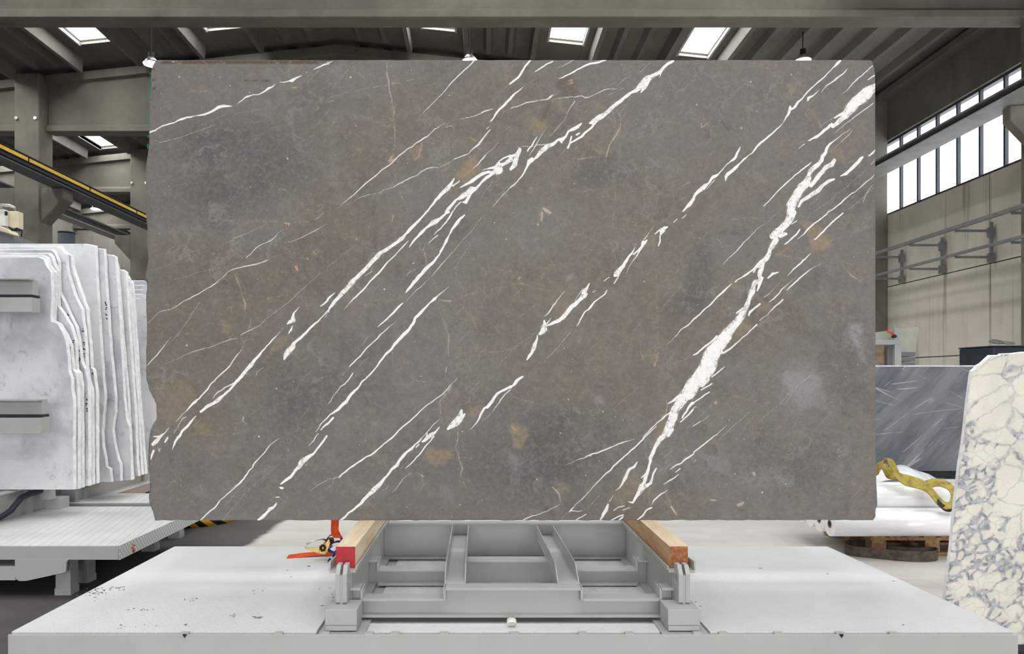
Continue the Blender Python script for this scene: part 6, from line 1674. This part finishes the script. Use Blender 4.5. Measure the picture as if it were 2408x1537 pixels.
# dark slabs wrapped in film
Yd = 5.26
for k, (x0, x1, y0, lb) in enumerate(((1990, 2345, 861, 'dark grey slab wrapped in clear film, behind the white film rolls'), (1994, 2350, 859.5, 'second dark grey slab just behind the film-wrapped one'))):
    Yk = Yd+.05*k
    t = thing('marble_slab', lb, 'marble slab', (2.9, Yk, .3), None)
    MB().box(wx(x0, Yd), wx(x1, Yd), Yk, Yk+.03, wz(1108, Yd), wz(y0, Yd)).build('slab_body', M['darkslab'], t, bevel=.004)
    MB().box(wx(x0, Yd), wx(x1, Yd), Yk-.002, Yk+.032, wz(y0, Yd)-.002, wz(y0, Yd)+.004).build('film_edge', M['crumple'], t)
t = thing('slab_stand', 'dark low stand carrying the film-wrapped grey slabs', 'stand', (2.9, 5.3, 0))
MB().box(2.62, 3.5, 5.22, 5.5, wz(1122, 5.22), wz(1109, 5.26)).build('seat', M['dark'], t)
for X in (2.7, 3.4): MB().box(X, X+.08, 5.3, 5.45, 0, wz(1120, 5.22)).build('leg', M['steel_dark'], t)
MB().box(2.62, 3.5, 5.55, 5.62, 0, 1.0).build('back_rail', M['steel_dark'], t)
# pallet
t = thing('pallet', 'wooden pallet under the white film rolls', 'pallet', (2.7, 4.43, 0))
xa, xb = wx(2052, 4.55), 3.25
f1 = None
for k in range(9):
    X = xa+k*.105
    o = box('top_board', M['pallet'], t, X, X+.075, 4.55, 5.19, .112, .13, bevel=.002) if f1 is None else copy_to(f1, t, dx=k*.105)
    if f1 is None: f1 = o
for Yk in (4.555, 4.83, 5.1): box('stringer_board', M['pallet'], t, xa-.01, xb, Yk, Yk+.085, .092, .112, bevel=.002)
for Yk in (4.56, 4.83, 5.1):
    for X in (xa, xa+.33, xa+.78): box('block', M['pallet'], t, X, X+.09, Yk, Yk+.08, .02, .092, bevel=.002)
for Yk in (4.555, 4.83, 5.1): box('bottom_board', M['pallet'], t, xa-.01, xb, Yk, Yk+.085, .002, .02, bevel=.002)
# rolls of film
M['core'] = simple('cardboard_core', sl(132, 118, 104), .8, .15, 20)
def roll(x0, Yc, zc, label, r=.074, grp='rolls of white film on the pallet'):
    t = thing('film_roll', label, 'film roll', (x0, Yc, zc-r), grp)
    MB().ring((x0, Yc, zc), r, .024, 1.25, 'x', 40).build('film_winding', M['film'], t, smooth=False); wnd = t.children[0]
    o = MB().ring((x0-.002, Yc, zc), .0245, .019, 1.254, 'x', 24).build('core_tube', M['core'], wnd)
    for p in t.children[0].data.polygons: p.use_smooth = abs(p.normal.x) < .5
    return t
zc1 = .13+.074
labr = ['front film roll, lying on the pallet nearest the camera', 'second film roll from the front, bottom layer', 'third film roll from the front, bottom layer', 'fourth film roll from the front, bottom layer',
        'rearmost bottom film roll, mostly hidden under the others']
for k in range(5): roll(wx([1952, 1927, 1905, 1885, 1868, 1855][k], 4.5+.15*k), 4.505+.15*k, zc1, labr[k])
labu = ['front film roll of the upper layer under the yellow strap', 'second film roll of the upper layer', 'rear film roll of the upper layer below the crumpled sheet']
for k in range(3): roll(2.16, 4.72+.15*k, zc1+.131, labu[k], grp='upper film rolls')
t = thing('film_sheet', 'crumpled clear plastic sheet on top of the film rolls', 'plastic sheet', (2.7, 5.1, .42))
gx = np.linspace(2.35, 3.12, 28); gy = np.linspace(4.90, 5.19, 14); vs = []; fs = []
nz = smooth_noise((14, 28), 3, .016, 21)+smooth_noise((14, 28), 7, .015, 22)
for j, yy in enumerate(gy):
    for i, xx in enumerate(gx):
        u_ = (xx-2.35)/.77; vv = (yy-4.90)/.29
        vs.append((xx, yy, .425+.05*math.sin(math.pi*vv)+.02*vv-.14*max(0, u_-.72)**1.0*2+nz[j, i]))
for j in range(13):
    for i in range(27): fs.append((j*28+i, j*28+i+1, (j+1)*28+i+1, (j+1)*28+i))
MB().add(vs, fs).build('sheet', M['crumple'], t, smooth=True)
# yellow strap draped over the rolls
t = thing('lifting_strap', 'yellow lifting strap draped over the white film rolls', 'strap', (2.8, 4.8, .4))
def rb(pts, wv, name='webbing', mat='yellow', th=.006):
    # smooth the path
    P_ = np.array([(wx(x, Y_), Y_, wz(y, Y_)) for x, y, Y_ in pts]); n = len(P_); tt = np.linspace(0, n-1, (n-1)*5+1); out = []
    for q_ in tt:
        i = min(int(q_), n-2); f = q_-i; p0 = P_[max(i-1, 0)]; p1 = P_[i]; p2 = P_[i+1]; p3 = P_[min(i+2, n-1)]
        out.append(.5*((2*p1)+(-p0+p2)*f+(2*p0-5*p1+4*p2-p3)*f*f+(-p0+3*p1-3*p2+p3)*f**3))
    if isinstance(wv, list):
        wv = [tuple(np.array(wv[min(int(q_), n-2)])*(1-(q_-min(int(q_), n-2)))+np.array(wv[min(int(q_), n-2)+1])*(q_-min(int(q_), n-2))) for q_ in tt]
    return MB().ribbon(out, wv, th).build(name, M[mat], t, smooth=False)
rb([(2040, 1112, 4.75), (2062, 1105, 4.75), (2076, 1089, 4.72), (2088, 1078, 4.70), (2098, 1090, 4.66), (2106, 1112, 4.64), (2122, 1126, 4.62), (2145, 1132, 4.60), (2172, 1141, 4.57), (2190, 1156, 4.53), (2206, 1176, 4.49), (2222, 1188, 4.46), (2238, 1187, 4.46)],
   [(.0, .01, .030)]*2+[(.022, .02, .022)]+[(.03, .02, -.005)]*2+[(.03, .02, .012)]+[(.0, .03, .034)]*2+[(.01, .03, .03)]+[(.018, .03, .026)]*2+[(.015, .02, .018)]*2)
rb([(2178, 1140, 4.60), (2200, 1134, 4.60), (2222, 1138, 4.57), (2238, 1150, 4.54), (2243, 1172, 4.50), (2236, 1190, 4.47)], [(.0, .02, .022), (.0, .02, .02), (.01, .02, .022), (.02, .02, .02), (.03, .01, .01), (.03, .01, .0)], 'webbing_fold')
rb([(2062, 1090, 4.80), (2080, 1098, 4.78), (2092, 1118, 4.76), (2110, 1122, 4.74)], (.022, .01, .012), 'webbing_fold')
rb([(2205, 1178, 4.472), (2218, 1192, 4.45), (2232, 1197, 4.45), (2242, 1192, 4.45)], (.006, .01, .014), 'dark_tip', 'navy')
# brown sling loop on the floor
t = thing('webbing_sling', 'brown flat webbing loop lying on the floor before the pallet', 'sling', (2.5, 4.5, 0))
fl_ = lambda px, py: (wx(px, CZ*F/(py-CY)), CZ*F/(py-CY))
pathf = [(2205, 1312), (2203, 1317), (2190, 1320), (2160, 1321), (2120, 1319), (2080, 1315), (2040, 1311), (2005, 1307), (1990, 1302), (1988, 1296), (1998, 1291), (2020, 1292), (2055, 1299), (2090, 1306), (2125, 1310), (2165, 1311), (2192, 1309), (2205, 1312)]
P_ = np.array([fl_(*p) for p in pathf]); out = []; n = len(P_)
for q_ in np.linspace(0, n-1.001, n*5):
    i = int(q_); f = q_-i; p0 = P_[max(i-1, 0)]; p1 = P_[i]; p2 = P_[i+1]; p3 = P_[min(i+2, n-1)]
    c = .5*((2*p1)+(-p0+p2)*f+(2*p0-5*p1+4*p2-p3)*f*f+(-p0+3*p1-3*p2+p3)*f**3); out.append((c[0], c[1], .031))
MB().ribbon(out, (0, 0, .031), .005).build('loop', M['sling'], t)
# slab rack with glassy offcuts behind
Yg = 8.2
t = thing('offcut_rack', 'grey steel rack frame beside the slab edge at right, orange hook on top', 'rack', (wx(2090, Yg), Yg, 0))
Bx = lambda nm, mt, x0, x1, y0_, y1_, d0, d1, p=t: MB().box(wx(x0, Yg), wx(x1, Yg), Yg+d0, Yg+d1, wz(y1_, Yg), wz(y0_, Yg)).build(nm, M[mt], p, bevel=.004)
Bx('top_rail', 'crane_light', 1950, 2120, 799, 810, 0, .08); Bx('upright', 'crane_light', 2104, 2120, 810, 940, 0, .08)
Bx('inner_upright', 'crane', 2093, 2104, 812, 940, .05, .1); Bx('rear_post', 'crane_light', 2113, 2124, 771, 800, .08, .14)
MB().box(wx(1950, Yg), wx(2130, Yg), Yg, Yg+.5, 0, .3).build('rack_base', M['crane'], t)
Bx('upright', 'crane_light', 1950, 1966, 810, 940, 0, .08)
MB().tube([(wx(2093, Yg), Yg+.06, wz(777, Yg)), (wx(2101, Yg), Yg+.05, wz(780, Yg)), (wx(2107, Yg), Yg+.04, wz(787, Yg))], .012, 8).build('orange_hook', M['orange'], t, smooth=True)
MB().cyl((wx(2108, Yg), Yg+.02, wz(790, Yg)), .018, .05, 'y', 12).build('hook_knob', M['dark'], t)
for k in range(4): Bx('stacked_bar', 'crane', 2121, 2156, 827+12*k, 837+12*k, .02, .2)
M['offcut'] = carrara('pale_offcut', 7.0, 30); M['offcut2'] = simple('brown_offcut', sl(150, 132, 108), .4, .3, 9)
t = thing('stone_offcut', 'pale translucent stone offcut standing behind the grey rack', 'stone offcut', (wx(2130, Yg), Yg+.25, .3))
P2 = lambda x, y: (wx(x, Yg+.25), wz(y, Yg+.25))
MB().prism([P2(1960, 800), P2(1980, 790), P2(2060, 781), P2(2157, 768), P2(2160, 772), P2(2153, 826), P2(2153, 960), P2(1960, 960)], 'y', Yg+.25, Yg+.27).build('slab_body', simple('greenish_stone', sl(178, 178, 164), .35, .12, 5), t)
t = thing('stone_offcut', 'brown stone offcut framed inside the grey rack', 'stone offcut', (wx(2080, Yg), Yg+.12, .3))
MB().prism([(wx(1966, Yg+.12), wz(940, Yg+.12)), (wx(2092, Yg+.12), wz(940, Yg+.12)), (wx(2092, Yg+.12), wz(812, Yg+.12)), (wx(1966, Yg+.12), wz(812, Yg+.12))], 'y', Yg+.12, Yg+.14).build('slab_body', M['offcut2'], t)
# black cabinet with coil
Yc = 5.6
t = thing('control_cabinet', 'black cabinet behind the cream breccia slab', 'cabinet', (wx(2375, Yc), Yc, 0))
MB().box(wx(2335, Yc), wx(2470, Yc), Yc, Yc+.4, 0, wz(815, Yc)).build('cabinet_body', M['navy'], t, bevel=.01)
MB().box(wx(2335, Yc)-.004, wx(2470, Yc)+.004, Yc-.004, Yc+.404, wz(815, Yc), wz(812, Yc)).build('lid', M['dark'], t, bevel=.003)
t = thing('cable_coil', 'loose coil of grey cable on top of the black cabinet', 'cable', (wx(2385, Yc), Yc+.15, wz(812, Yc)))
def helix(cx, r, turns, z0, tilt):
    pts = []
    for i in range(int(turns*20)+1):
        a = 2*math.pi*i/20; pts.append((wx(cx, Yc)+r*math.cos(a)*(1+.03*math.sin(i)), Yc+.15+r*math.sin(a)*.9, z0+.012+.004*turns*i/40+tilt*(1+math.sin(a))))
    return pts
MB().tube(helix(2375, .045, 3, wz(812, Yc), .016), .0035, 6).build('coil_loop', M['rail'], t, smooth=True)
MB().tube(helix(2402, .05, 2, wz(812, Yc), .012), .0035, 6).build('coil_loop', M['rail'], t, smooth=True)
debris('paper_scrap', 'scraps of white film on the floor right of the platform', [], M['paper']) if False else None
t = thing('film_scrap', 'small scrap of white film on the floor by the breccia slab', 'scrap', (*fl_(2195, 1367), 0))
c = fl_(2195, 1367); MB().prism([(c[0]-.02, c[1]), (c[0], c[1]+.008), (c[0]+.02, c[1]+.003), (c[0]+.004, c[1]-.006)], 'z', .0005, .003).build('scrap', M['paper'], t)
for o in list(bpy.data.objects):
    for k in ('_base', '_x', '_y'):
        if k in o: del o[k]
